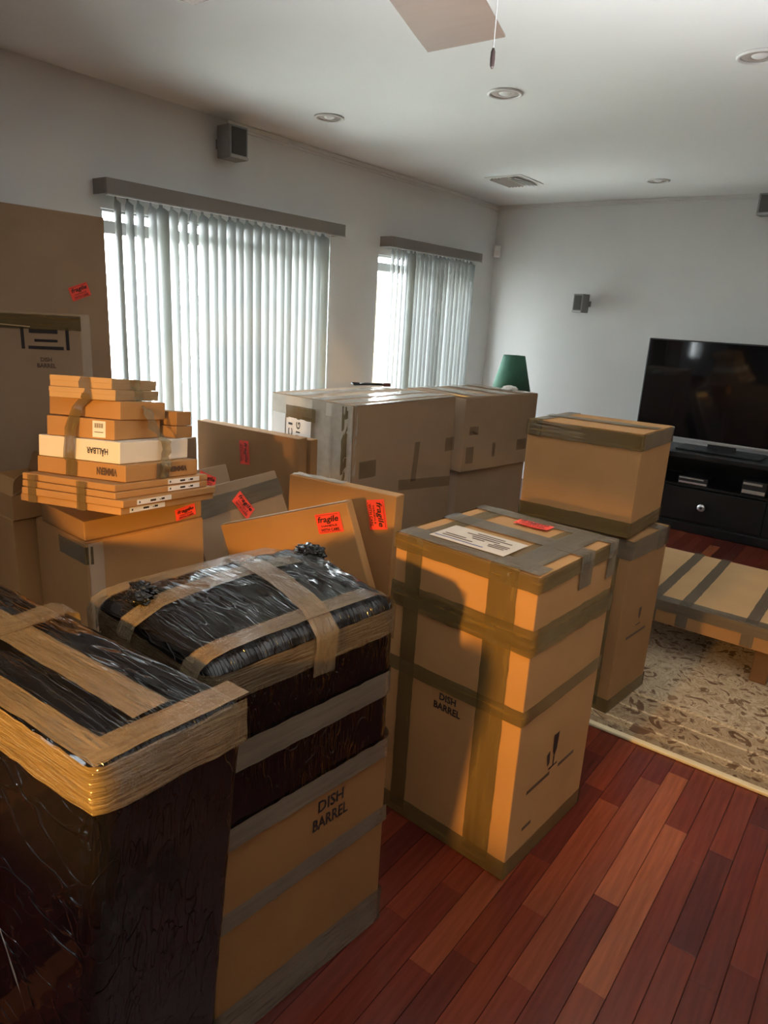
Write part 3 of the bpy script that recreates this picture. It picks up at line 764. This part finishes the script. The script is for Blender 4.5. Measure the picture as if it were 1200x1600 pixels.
for k, (u, v, w_, h_) in enumerate(((-.32, .72, .13, .09), (.40, .775, .09, .08))):
    ribbon(b1, [(D[0]/2+.003, u-w_/2, v), (D[0]/2+.003, u+w_/2, v)], (0, 0, 1), h_, 'tape_thin', seed=40+k)
ribbon(b1, [(D[0]/2+.003, -.06, .595), (D[0]/2+.003, .43, .55)], (0, 0, 1), .06, 'tape_thin', seed=43)
ribbon(b1, [(D[0]/2+.003, .07, .60), (D[0]/2+.003, .09, .82)], (0, 1, 0), .045, 'tape_thin', seed=44)
ribbon(b1, [(D[0]/2-.01, -.43, 1.0535), (D[0]/2-.01, .43, 1.0535)], (1, 0, 0), .03, 'tape', seed=45)
for k, x_ in enumerate((-.17, .04, .18)):
    ribbon(b1, [(x_, -.432, 1.054+.0005*k), (x_, .432, 1.054+.0005*k)], (1, 0, 0), .10, 'tape_clear_and_glint', name='clear_tape_and_glint', seed=46+k, jit=.004)
ribbon(b1, [(D[0]/2+.002, -D[1]/2+.012, .45), (D[0]/2+.002, -D[1]/2+.012, 1.05)], (0, 1, 0), .02, 'tape_clear_and_glint', name='clear_tape_and_glint', seed=49, jit=.006)

D = (.46, .66, .603)
b3 = carton('under_carton', 'plain mauve brown carton underneath the overhanging one by the large carton', (-2.26, 3.89, .0006), (0, 0, -10), D, 'kraft_grey', None, seed=5)
D = (.5, .7, .445)
b2 = carton('overhanging_carton', 'brown carton with orange tape corner resting on another beside large carton', (-2.238, 3.878, .605), (0, 0, -10), D, 'kraft_grey', 'y', seed=6)
for k, (u, v, w_, h_) in enumerate(((-.262, .245, .08, .05), (-.285, .10, .07, .10), (-.06, .115, .03, .09), (.22, .125, .1, .07))):
    ribbon(b2, [(D[0]/2+.003, u-w_/2, v), (D[0]/2+.003, u+w_/2, v)], (0, 0, 1), h_, 'tape_thin', seed=50+k)
ribbon(b2, [(D[0]/2-.005, -.34, .449), (D[0]/2-.12, -.34, .449)], (0, 1, 0), .045, 'orange', name='orange_tape', seed=55)
for k, y_ in enumerate((-.2, .05, .25)):
    ribbon(b2, [(-.25, y_, .4495), (.25, y_, .4495)], (0, 1, 0), .12, 'tape_clear_and_glint', name='clear_tape_and_glint', seed=56+k, jit=.004)
# crumpled paper lying on it
def crumple(name, label, loc, rx, ry, rz, m, seed):
    bm = bmesh.new(); bmesh.ops.create_icosphere(bm, subdivisions=4, radius=1)
    for v in bm.verts:
        n = 1+.28*noise.noise(v.co*2.2+Vector((seed, 0, 0)))+.2*abs(noise.noise(v.co*5+Vector((0, seed, 0))))
        v.co = Vector((v.co.x*rx*n, v.co.y*ry*n, max(-.35, v.co.z*n)*rz))
    z0 = min(v.co.z for v in bm.verts)
    for v in bm.verts: v.co.z -= z0
    me = bpy.data.meshes.new(name); bm.to_mesh(me); bm.free()
    o = link(name, me, m); o.location = loc; return o
tag(crumple('crumpled_paper', 0, (-2.12, 4.14, 1.0535), .05, .04, .02, M['paper'], 3), 'crumpled white paper on the carton top in front of green lamp', 'paper')
tag(crumple('paper_wad', 0, (-1.77, 3.62, .0125), .07, .08, .24, M['paper'], 9), 'white paper wad glimpsed in the gap behind square carton', 'paper')

# hand tool with two long arms on the big carton
tl = thing('hand_tool', 'black hand tool with long parallel arms lying on whitish taped carton', 'tool', (-2.665, 3.375, 1.0575), (0, 0, 52))
G().tube([(-.125, .0, .010), (-.120, .03, .012), (-.085, .034, .012), (-.06, .018, .012), (.07, .016, .012)], .0055, 8).build('arm', M['plastic_black'], tl, smooth=True)
G().tube([(-.125, .0, .010), (-.118, -.03, .010), (-.085, -.032, .010), (-.06, -.016, .010), (.07, -.014, .010)], .0055, 8).build('arm', M['plastic_black'], tl, smooth=True)
G().box(-.075, -.045, -.022, .022, .004, .018).build('pivot', M['plastic_black'], tl, bevel=.004)
G().box(.068, .115, -.024, .024, .0005, .022).build('end_block', M['brown_plastic'], tl, bevel=.005)

# ---- flat picture cartons
D = (.475, .057, .887)
p1 = carton('picture_carton', 'flat upright carton, amber lit, with fragile label upright near its right top corner', (-1.586, 1.858, .0015), (-1.5, 0, 5.7), D, 'kraft', None, seed=7)
ribbon(p1, [(-.23, 0, D[2]+.002), (.0, 0, D[2]+.002)], (0, 1, 0), .045, 'tape_clear_and_glint', name='clear_tape_and_glint', seed=60, jit=.003)
fragile(p1, D, '-Y', .165, .808, -77, .108, .074)

P2R = (1.9, -19.2, 8.2); D2 = (.588, .039, .72)
p2 = carton('picture_carton', 'flat carton propped at a slant with bright fragile label beside black wrapped bundle', (-1.478, 1.742, .108), P2R, D2, 'kraft', None, seed=8)
ribbon(p2, [(-.29, 0, D2[2]+.002), (.29, 0, D2[2]+.002)], (0, 1, 0), .03, 'kraft_edge', name='edge_strip', seed=61, jit=.0005)
fragile(p2, D2, '-Y', .205, .66, -2, .105, .07)

D3 = (.10, .54, .819)
p3 = carton('picture_carton', 'leaning carton with wide grey tape stripe and crooked fragile label', (-1.892, 1.891, .023), (0, -24.2, 6.3), D3, 'kraft_grey', None, seed=9)
ribbon(p3, [(D3[0]/2+.003, -.27, .735), (D3[0]/2+.003, .27, .745)], (0, 0, 1), .075, 'tape_grey', seed=62)
fragile(p3, D3, '+X', .008, .708, -62, .105, .070, e=.006)

p7 = carton('picture_carton', 'leaning carton half hidden behind small box stack, scrap of red label showing', (-2.17, 1.815, .03), (0, -20, 5), (.08, .47, .80), 'kraft_grey', None, seed=10)
fragile(p7, (.08, .47, .80), '+X', .10, .745, -30, .09, .06)

D = (.726, .062, .88)
p5 = carton('picture_carton', 'wide dark flat carton under the wide blind with upright fragile label', (-2.705, 2.421, .0006), (0, 0, 3.6), D, 'kraft_dark', None, seed=11)
fragile(p5, D, '-Y', -.005, .756, -86, .125, .068)
carton('picture_carton', 'slightly lower flat carton standing directly behind the wide dark one', (-2.675, 2.498, .0006), (0, 0, 3.6), (.68, .05, .866), 'kraft_dark', None, seed=12)
carton('plain_carton', 'plain narrow carton between small box stack and wide dark flat carton', (-3.09, 2.21, .0006), (0, 0, 4), (.18, .20, .80), 'kraft_grey', None, seed=13)

# ---- tall flat carton and wardrobe-like carton on the left
D = (.10, .62, 1.853)
bf = carton('tall_flat_carton', 'tallest flat carton covering the wide blind left side, small red fragile label', (-3.255, 1.652, .0006), (0, 0, 0), D, 'kraft_grey', None, seed=14)
fragile(bf, D, '+X', .165, 1.512, 20, .098, .062)
D = (.5, .2, 1.42)
wr = carton('printed_carton', 'upright carton with printed brown frame marks in front of tallest flat carton', (-2.857, 1.353, .0006), (0, 0, 50), D, 'kraft_grey', 'x', seed=15)
ribbon(wr, [(-.25, -.103, 1.39), (.252, -.103, 1.39)], (0, 0, 1), .055, 'tape', seed=63)
G().box(-.25, .02, 0, .0025, -.002, .002).build('loose_edge', M['kraft_edge'], wr).matrix_local = Matrix.Translation((.05, -.107, 1.372)) @ Matrix.Rotation(R(3), 4, 'Y')
g = G()
for a, b, z0, z1 in ((-.002, .010, -.062, .022), (.158, .170, -.062, .022), (.028, .130, -.002, .014), (.045, .128, -.034, -.024), (.022, .148, -.062, -.05)):
    g.add([(a, z0, 0), (b, z0, 0), (b, z1, 0), (a, z1, 0)], [(0, 1, 2, 3)])
g.build('printed_frame', M['ink'], wr).matrix_local = face_mtx(D, '-Y', .036, 1.35, 0, .0016)
print_text(wr, D, '-Y', .118, 1.238, (('DISH', .6), ('BARREL', 1)), .068, .046, m='ink_soft', e=.0016)

# ---- low heap under the small box stack
D = (.36, .44, .745)
p4b = carton('seamed_carton', 'seamed carton carrying the small box stack, dark tape patch on its near face', (-2.15, 1.32, .0006), (0, 0, -3), D, 'kraft', 'y', seed=16)
ribbon(p4b, [(-.0, -.2235, .700), (.178, -.2235, .700)], (0, 0, 1), .06, 'tape', seed=64)
ribbon(p4b, [(.178, -.2235, .700), (.1835, -.2, .700)], (0, 0, 1), .06, 'tape', seed=65)
ribbon(p4b, [(.1825, -.19, .02), (.1825, -.19, .74)], (0, 1, 0), .05, 'kraft_edge', name='joint_strip', seed=66, jit=.0006)
D = (.30, .44, .065)
p4a = carton('flat_carton', 'shallow carton squeezed under the small box stack with torn red label', (-2.13, 1.32, .7475), (0, 0, -3), D, 'kraft_dark', None, seed=17)
fragile(p4a, D, '+X', .15, .030, 8, .082, .042)
D = (.42, .24, .745)
p4c = carton('corner_carton', 'shaded carton at photo left edge below the opened one', (-2.56, 1.165, .0006), (0, 0, -2), D, 'kraft', None, seed=18)
oc = thing('opened_carton', 'shallow opened carton with raised flaps beside the small box stack', 'box', (-2.53, 1.16, .7465), (0, 0, -3))
D = (.38, .22, .085)
g = G()
g.box(-.19, .19, -.11, -.106, 0, .085).box(-.19, .19, .106, .11, 0, .085).box(-.19, -.186, -.106, .106, 0, .085).box(.186, .19, -.106, .106, 0, .085).box(-.186, .186, -.106, .106, 0, .004)
g.build('body', M['kraft'], oc, bevel=.001, seg=1)
def flap(parent, w_, h_, mt, r_=.02, m='kraft'):
    g = G(); pts = [(-w_/2, 0)]; n = 6
    for i in range(n+1): a = PI-PI/2*i/n; pts.append((-w_/2+r_+r_*math.cos(a), h_-r_+r_*math.sin(a)))
    for i in range(n+1): a = PI/2-PI/2*i/n; pts.append((w_/2-r_+r_*math.cos(a), h_-r_+r_*math.sin(a)))
    pts.append((w_/2, 0)); k = len(pts)
    g.v = [Vector((x_, 0, z_)) for x_, z_ in pts]+[Vector((x_, .004, z_)) for x_, z_ in pts]
    g.f = [tuple(range(k)), tuple(range(2*k-1, k-1, -1))]+[(i, (i+1) % k, (i+1) % k+k, i+k) for i in range(k)]
    o = g.build('flap', M[m], parent); o.matrix_local = mt; return o
flap(oc, .38, .06, Matrix.Translation((0, -.108, .086)) @ Matrix.Rotation(R(-58), 4, 'X'))
flap(oc, .37, .075, Matrix.Translation((0, .104, .086)) @ Matrix.Rotation(R(-20), 4, 'X'), m='kraft_dark')
flap(oc, .205, .075, Matrix.Translation((.184, .0, .086)) @ Matrix.Rotation(R(90), 4, 'Z') @ Matrix.Rotation(R(12), 4, 'X'), r_=.035, m='kraft_dark')

# ---- the stack of small flat boxes, all leaning the same way
ST = Matrix.Translation((-2.03, 1.28, .855)) @ Euler((R(-5.7), R(-3.6), 0), 'XYZ').to_matrix().to_4x4()
def small(name, label, cxy, zl, yaw, dims, m='kraft', group=None):
    w, d, h = dims
    t = thing(name, label, 'box', (0, 0, 0), (0, 0, 0), group)
    mt = ST @ Matrix.Translation((cxy[0]+2.03, cxy[1]-1.28, zl)) @ Matrix.Rotation(R(yaw), 4, 'Z')
    t.location = mt.to_translation(); t.rotation_euler = mt.to_euler('XYZ')
    link('body', rounded_box((w, d, h), .0022), M[m], t)
    lid = G().box(-w/2-.0008, w/2+.0008, -d/2-.0008, d/2+.0008, h*.52, h+.0006).build('lid', M[m], t, bevel=.0015, seg=1) if name == 'lidded_box' else None
    return t
z = 0.0
def nxt(h): 
    global z
    a = z; z += h+.0012; return a
A1 = small('flat_box', 'lowest flat box of the small stack, white strip label near the front', (-1.990, 1.232), nxt(.022), 15.6, (.390, .447, .022), 'kraft')
A2 = small('flat_box', 'second lowest flat box of the small stack, white strip label with tick', (-1.977, 1.230), nxt(.021), 16.0, (.390, .449, .021), 'kraft')
A3 = small('flat_box', 'third flat box from the bottom of the stack, white strip label toward back', (-1.988, 1.220), nxt(.019), 14.4, (.370, .425, .019), 'kraft')
A4 = small('flat_box', 'flat box directly under the box printed with brown upside-down name', (-1.997, 1.226), nxt(.020), 14.3, (.370, .428, .020), 'kraft')
for t, dm, u in ((A1, (.390, .447, .022), -.11), (A2, (.390, .449, .021), -.09), (A3, (.370, .425, .019), .09), (A4, (.370, .428, .020), .09)):
    G().box(-.078, .078, -.0075, .0075, 0, .0004).build('strip_label', M['paper'], t).matrix_local = face_mtx(dm, '+X', u, dm[2]/2, 0, .0006)
    g = G()
    for a, b in ((-.07, -.064), (-.02, .005), (.03, .045)): g.add([(a, -.003, 0), (b, -.003, 0), (b, .003, 0), (a, .003, 0)], [(0, 1, 2, 3)])
    g.add([(.02, .002, 0), (.025, -.004, 0), (.034, .006, 0), (.026, -.001, 0)], [(0, 1, 2, 3)])
    g.build('label_print', M['ink'], t).matrix_local = face_mtx(dm, '+X', u, dm[2]/2, 0, .0014)
dm = (.349, .342, .050)
Bx = small('name_box', 'brown box with upside-down printed name directly under the white box', (-2.004, 1.233), nxt(.050), 15.4, dm, 'kraft')
print_text(Bx, dm, '-Y', .105, .026, (('VIMMERN', 1),), .078, .032, 180, 'ink_soft', bold=.05)
print_text(Bx, dm, '+X', .06, .026, (('VIMMERN', 1),), .105, .024, 180, 'ink_soft', bold=.06)
dm = (.312, .331, .065)
Cx = small('white_box', 'white box in the small stack with upside-down black printed name', (-2.019, 1.227), nxt(.065), 17.2, dm, 'white_card')
print_text(Cx, dm, '-Y', .073, .030, (('H\u00c5LLBAR', 1),), .080, .034, 180, 'ink', bold=.02)
zc_ = z
dm = (.242, .240, .060)
Dx = small('label_box', 'brown box above the white box carrying square white barcode label', (-2.030, 1.195), nxt(.060), 22, dm, 'kraft')
G().box(-.023, .023, -.025, .025, 0, .0005).build('barcode_label', M['paper'], Dx).matrix_local = face_mtx(dm, '-Y', .068, .030, 0, .0006)
g = G()
for i in range(9): g.add([(-.016+i*.0036, .004, 0), (-.016+i*.0036+(.0012, .0022)[i % 2], .004, 0), (-.016+i*.0036+(.0012, .0022)[i % 2], .018, 0), (-.016+i*.0036, .018, 0)], [(0, 1, 2, 3)])
g.add([(-.016, -.010, 0), (.016, -.010, 0), (.016, -.008, 0), (-.016, -.008, 0)], [(0, 1, 2, 3)])
g.build('barcode', M['ink_soft'], Dx).matrix_local = face_mtx(dm, '-Y', .068, .030, 0, .0018)
E_z = zc_
small('small_box', 'small brown box at the back of the stack resting on the white box', (-2.060, 1.395), zc_, 17.0, (.25, .088, .040), 'kraft_dark')
small('small_box', 'upper small brown box at the stack back, beside its third tier', (-2.062, 1.395), zc_+.0415, 17.0, (.25, .080, .047), 'kraft_dark')
dm = (.275, .215, .055)
Ex = small('plain_box', 'plain brown box just below the two topmost lidded boxes', (-2.045, 1.215), nxt(.055), 17.5, dm, 'kraft')
G1 = small('lidded_box', 'second topmost lidded brown box of the small stack', (-2.073, 1.228), nxt(.032), 34, (.206, .34, .032), 'kraft_pale')
G2 = small('lidded_box', 'topmost lidded brown box of the small stack', (-2.080, 1.229), nxt(.033), 33, (.194, .335, .033), 'kraft_pale')
ZT = z
# tape that binds the stack, front strip and glittering side strip
tp = tag(bpy.data.objects.new('binding_tape', None), 'brown tape strips binding the stack of small boxes, wrinkled and glittering at side', 'tape'); COL.objects.link(tp)
tp.matrix_world = ST
def on_face(cxy, yaw, dims, face, u, zl, e=.004):
    mt = Matrix.Translation((cxy[0]+2.03, cxy[1]-1.28, 0)) @ Matrix.Rotation(R(yaw), 4, 'Z')
    p = (u, -dims[1]/2-e, zl) if face == '-Y' else (dims[0]/2+e, u, zl)
    return mt @ Vector(p)
h0 = .0865
lv = [0, .0512, .1174, .1786, .2348, .268, .302]
fr_ = [on_face((-2.080, 1.229), 33, (.194, .335), '-Y', .012, h0+lv[6], .003), on_face((-2.073, 1.228), 34, (.206, .34), '-Y', .012, h0+lv[4]+.004, .004),
       on_face((-2.045, 1.215), 17.5, (.275, .215), '-Y', -.010, h0+lv[3]+.03, .016), on_face((-2.030, 1.195), 22, (.242, .24), '-Y', -.018, h0+lv[2]+.03, .020),
       on_face((-2.019, 1.227), 17.2, (.312, .331), '-Y', -.025, h0+lv[1]+.064, .007), on_face((-2.019, 1.227), 17.2, (.312, .331), '-Y', -.027, h0+lv[1]+.004, .010), on_face((-2.004, 1.233), 15.4, (.349, .342), '-Y', -.03, h0+.045, .004), on_face((-2.004, 1.233), 15.4, (.349, .342), '-Y', -.03, h0+.002, .004)]
ribbon(tp, fr_, (math.cos(R(20)), math.sin(R(20)), 0), .042, 'tape', name='tape_strip', seed=70)
sd = [on_face((-2.080, 1.229), 33, (.194, .335), '+X', -.02, h0+lv[6], .003), on_face((-2.073, 1.228), 34, (.206, .34), '+X', -.01, h0+lv[4]+.004, .004),
      on_face((-2.045, 1.215), 17.5, (.275, .215), '+X', .0, h0+lv[3]+.03, .010), on_face((-2.030, 1.195), 22, (.242, .24), '+X', .03, h0+lv[2]+.03, .034),
      on_face((-2.019, 1.227), 17.2, (.312, .331), '+X', .03, h0+lv[1]+.06, .012), on_face((-2.019, 1.227), 17.2, (.312, .331), '+X', .02, h0+lv[1]+.004, .016), on_face((-2.004, 1.233), 15.4, (.349, .342), '+X', .0, h0+.045, .006), on_face((-2.004, 1.233), 15.4, (.349, .342), '+X', -.01, h0+.002, .004)]
M['tape_wrinkled'] = see_through(mat('wrinkled_tape', (.24, .17, .07), .12, spec=.9, noise_amt=.3, nscale=40, bump=1.0, bscale=60), .3)
ribbon(tp, sd, (math.cos(R(110)), math.sin(R(110)), 0), .045, 'tape_wrinkled', name='tape_strip', jit=.010, step=.011, seed=71)
ribbon(tp, [tuple(Vector(sd[-1])+Vector((0, 0, .048))), tuple(sd[-1])], (math.cos(R(105)), math.sin(R(105)), 0), .06, 'tape_grey', name='tape_strip', seed=72)
for u in (-.135, .06):
    ribbon(tp, [on_face((-1.99, 1.225), 15, (.384, .447), '-Y', u, .0855, .004), on_face((-1.99, 1.229), 15, (.39, .449), '-Y', u, .0, .004)], (math.cos(R(15)), math.sin(R(15)), 0), .034, 'tape', name='tape_strip', seed=73)

# ================================================================== black film bundles
def film_shell(quad_t, quad_b, zt, zb, r_=.03, n=44, bulge=.02, wr=(.006, 14, 60), seed=0, sag=.0, ragged=0.0):
    """closed bag skin over a box: bilinear footprint at top and bottom, rounded edges, stretched wrinkles"""
    bm = bmesh.new(); bmesh.ops.create_cube(bm, size=2)
    bmesh.ops.subdivide_edges(bm, edges=list(bm.edges), cuts=n, use_grid_fill=True)
    def foot(q, s, t):
        return q[0]*(1-s)*(1-t)+q[1]*s*(1-t)+q[2]*s*t+q[3]*(1-s)*t
    qt = [Vector(p) for p in quad_t]; qb = [Vector(p) for p in quad_b]
    L_ = ((qt[1]-qt[0]).length/2, (qt[3]-qt[0]).length/2, (zt-zb)/2)
    cen = (qt[0]+qt[1]+qt[2]+qt[3])/4
    for v in bm.verts:
        p = Vector((v.co.x*L_[0], v.co.y*L_[1], v.co.z*L_[2]))
        c = Vector([max(-L_[i]+r_, min(L_[i]-r_, p[i])) for i in range(3)])
        d = p-c
        nrm = d.normalized() if d.length > 1e-6 else Vector((0, 0, 1))
        if d.length > 1e-6: p = c+nrm*min(r_, max(abs(d.x), abs(d.y), abs(d.z)) if d.length <= r_ else r_)
        a, f1, f2 = wr
        w1 = noise.noise(Vector((p.x*f1*.35+seed, p.y*f2*.5, p.z*f1)))
        w2 = noise.noise(Vector((p.x*f1*1.1+p.y*9, p.y*f2*1.3-p.x*12, p.z*f1*2.0+seed)))
        w3 = 1-abs(noise.noise(Vector((p.x*9+seed*3, p.y*22+p.x*6, p.z*8))))*2
        disp = (a*(.7*w1+.35*w2)+a*.5*max(0, w3))*(.3+.7*max(0, nrm.z))
        fx = 1-(p.x/L_[0])**2; fy_ = 1-(p.y/L_[1])**2
        top = max(0, nrm.z) if d.length > 1e-6 else 0
        p = p+nrm*disp
        p.z += bulge*max(0, fx)*max(0, fy_)*(1 if v.co.z > .99 else 0)
        s = (p.x/L_[0]+1)/2; t = (p.y/L_[1]+1)/2; k = (p.z/L_[2]+1)/2
        xy = foot(qb, s, t).lerp(foot(qt, s, t), max(0, min(1.2, k)))
        z_ = zb+(zt-zb)*k
        if v.co.z < -.99: z_ = zb + (ragged*noise.noise(Vector((p.x*14+seed, p.y*14, 3))) if ragged else 0)
        elif ragged and k < .12: z_ += ragged*noise.noise(Vector((p.x*14+seed, p.y*14, 3)))*(1-k/.12)
        v.co = Vector((xy.x, xy.y, z_))
    me = bpy.data.meshes.new('film'); bm.to_mesh(me); bm.free()
    for p in me.polygons: p.use_smooth = True
    return me
def local_quad(w, d, rot=0): return [Vector((-w/2, -d/2)), Vector((w/2, -d/2)), Vector((w/2, d/2)), Vector((-w/2, d/2))]

# ---- dish carton with film over its upper half
DW = (.425, .484, .50)
wb = thing('film_topped_carton', 'dish barrel carton with upper half wrapped in black film and crossed tape', 'box', (-1.049, .939, .0006), (0, 0, -5.5))
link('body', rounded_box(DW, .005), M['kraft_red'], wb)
qw = [Vector((-.222, -.250)), Vector((.218, -.250)), Vector((.218, .247)), Vector((-.205, .330))]
qwb = [Vector((-.219, -.247)), Vector((.218, -.247)), Vector((.218, .246)), Vector((-.216, .246))]
fl = link('black_film', film_shell(qw, qwb, .895, .505, .045, 60, .022, (.0055, 16, 46), 2, ragged=.0), M['film_x'], wb)
fl['label'] = 'wrinkled shiny black stretch film'
def drape(path, film_dims_fn=None): return path
TZ = .905
def topz(x_, y_): 
    fx = 1-(x_/.21)**2; fy_ = 1-(y_/.27)**2
    return .8985+.022*max(0, fx)*max(0, fy_)
def over_y(x0, x1, w_, seed, zf=.80, zbk=.78):
    pts = [(x0, -.262, zf), (x0, -.262, .865), (x0, -.250, .889), (x0, -.225, .9015)]
    for i in range(1, 12):
        t = i/12; y_ = -.225+.46*t; xx = x0+(x1-x0)*t; pts.append((xx, y_, topz(xx, y_)+.005))
    pts += [(x1, .245, .892), (x1, .262, .86), (x1, .262, zbk)]
    return ribbon(wb, pts, (1, 0, 0), w_, 'tape_film', seed=seed, jit=.0018, wob=.0012, step=.02, seg=4)
over_y(-.055, -.085, .055, 80, .75)
over_y(.172, .168, .05, 81, .84)
over_y(-.192, -.180, .045, 82, .75)
pts = [(-.232, .10, .78), (-.230, .10, .87), (-.205, .098, .900)]
for i in range(1, 12):
    t = i/12; xx = -.205+.405*t; yy = .098-.07*t; pts.append((xx, yy, topz(xx, yy)+.008))
pts += [(.2, .026, .903), (.226, .022, .882), (.229, .012, .80)]
ribbon(wb, pts, (0, 1, 0), .058, 'tape_film', seed=83, jit=.003, step=.02, seg=4)
# bands round the sides of the film
for k, (z_, z2, w_) in enumerate(((.848, .852, .06), (.715, .690, .06))):
    round_band(wb, .224, .252, .046, z_, w_, 'tape_film' if k == 0 else 'tape_grey', z2=z2, seed=84+k, jit=.002, step=.02, off=(-.001, -.0015))
round_band(wb, .222, .250, .03, .517, .05, 'tape_grey', z2=.530, seed=90, jit=.002, step=.02)
for k, (z_, z2, w_) in enumerate(((.325, .335, .045), (.055, .055, .10))):
    hband(wb, DW, z_, w_, 'tape_grey', e=.004, z2=z2, seed=91+k, jit=.002)
print_text(wb, DW, '+X', .062, .442, (('DISH', .72), ('BARREL', 1)), .105, .085, m='ink', e=.0014, bold=.02)
print_text(wb, DW, '+X', .075, .497, (('VER 5.2 CU FT', 1),), .11, .018, m='ink_soft', e=.0012, bold=0) if False else None
# bunched knot of film on top
def knot(parent, loc, r_, seed):
    bm = bmesh.new(); bmesh.ops.create_icosphere(bm, subdivisions=4, radius=1)
    for v in bm.verts:
        n = 1+.5*noise.noise(v.co*2.6+Vector((seed, 0, 0)))+.3*noise.noise(v.co*6)
        v.co = Vector((v.co.x*r_*1.5*n, v.co.y*r_*n, v.co.z*r_*.55*n))
    me = bpy.data.meshes.new('film_knot'); bm.to_mesh(me); bm.free()
    return link('film_knot', me, M['film_x'], parent, True)
kn = knot(wb, 0, .022, 4); kn.location = (-.135, -.175, .915)
kn2 = knot(wb, 0, .028, 8); kn2.location = (-.13, .29, .895)
kn3 = knot(wb, 0, .022, 5); kn3.location = (-.10, -.20, .913)

# ---- bundle fully wrapped in film, cut by the photo's left edge
fb_ = thing('film_wrapped_bundle', 'bundle wholly wrapped in black plastic with taped rim, nearest the camera', 'box', (0, 0, 0))
ft = [Vector((-1.62, .345)), Vector((-.724, .394)), Vector((-.712, .640)), Vector((-1.62, .595))]
fbt = [Vector((-1.62, .345)), Vector((-.885, .40)), Vector((-.815, .636)), Vector((-1.62, .59))]
fo = Vector((-1.165, .494)); fb_.location = (fo.x, fo.y, .0006)
ql = [p-fo for p in ft]; qlb = [p-fo for p in fbt]
f2 = link('black_film', film_shell(ql, qlb, .915, .003, .03, 64, .008, (.0045, 13, 50), 6), M['film_x'], fb_)
def fq(s, t, z_):
    a = ql[0]*(1-s)*(1-t)+ql[1]*s*(1-t)+ql[2]*s*t+ql[3]*(1-s)*t
    b = qlb[0]*(1-s)*(1-t)+qlb[1]*s*(1-t)+qlb[2]*s*t+qlb[3]*(1-s)*t
    k = z_/.915; q = b.lerp(a, k); return Vector((q.x, q.y, z_))
FT = .924
def line(a, b, n=10): return [Vector(a).lerp(Vector(b), i/n) for i in range(n+1)]
# rim: down the sides and turned over the top
rim = [fq(.0, -.025, .885)]+[fq(s/10, -.03, .885) for s in range(1, 10)]+[fq(.997, -.03, .885), fq(1.006, .03, .885)]+[fq(1.006, s/8*.96, .885) for s in range(1, 9)]
ribbon(fb_, rim, (0, 0, 1), .075, 'tape_film', seed=100, jit=.002, step=.02, seg=4, wob=.002)
ribbon(fb_, [fq(s/16, .06, FT+.003) for s in range(17)], (0, 1, 0), .042, 'tape_film', seed=101, jit=.0018, step=.02, seg=4)
ribbon(fb_, [fq(.968, s/12, FT+.005) for s in range(13)], (1, 0, 0), .052, 'tape_film', seed=102, jit=.0018, step=.02, seg=4)
ribbon(fb_, [fq(s/16, .47+.03*(1-s/16), FT+.010) for s in range(16)], (0, 1, 0), .060, 'tape_film', seed=103, jit=.0018, step=.02, seg=4)
ribbon(fb_, [fq(.5, -.02, .86), fq(.5, .02, FT+.004)]+[fq(.5-.02*s/10, s/10, FT+.013) for s in range(1, 10)]+[fq(.48, .99, FT+.004), fq(.48, 1.015, .86)], (1, 0, 0), .062, 'tape_film', seed=104, jit=.0018, step=.02, seg=4)
ribbon(fb_, [fq(.70, -.025, .46), fq(.80, -.028, .30)], (0, .0, 1), .012, 'tape_clear_and_glint', name='clear_tape_and_glint', seed=105, jit=.002)  # reflected light streak on the film, laid on as a pale ribbon
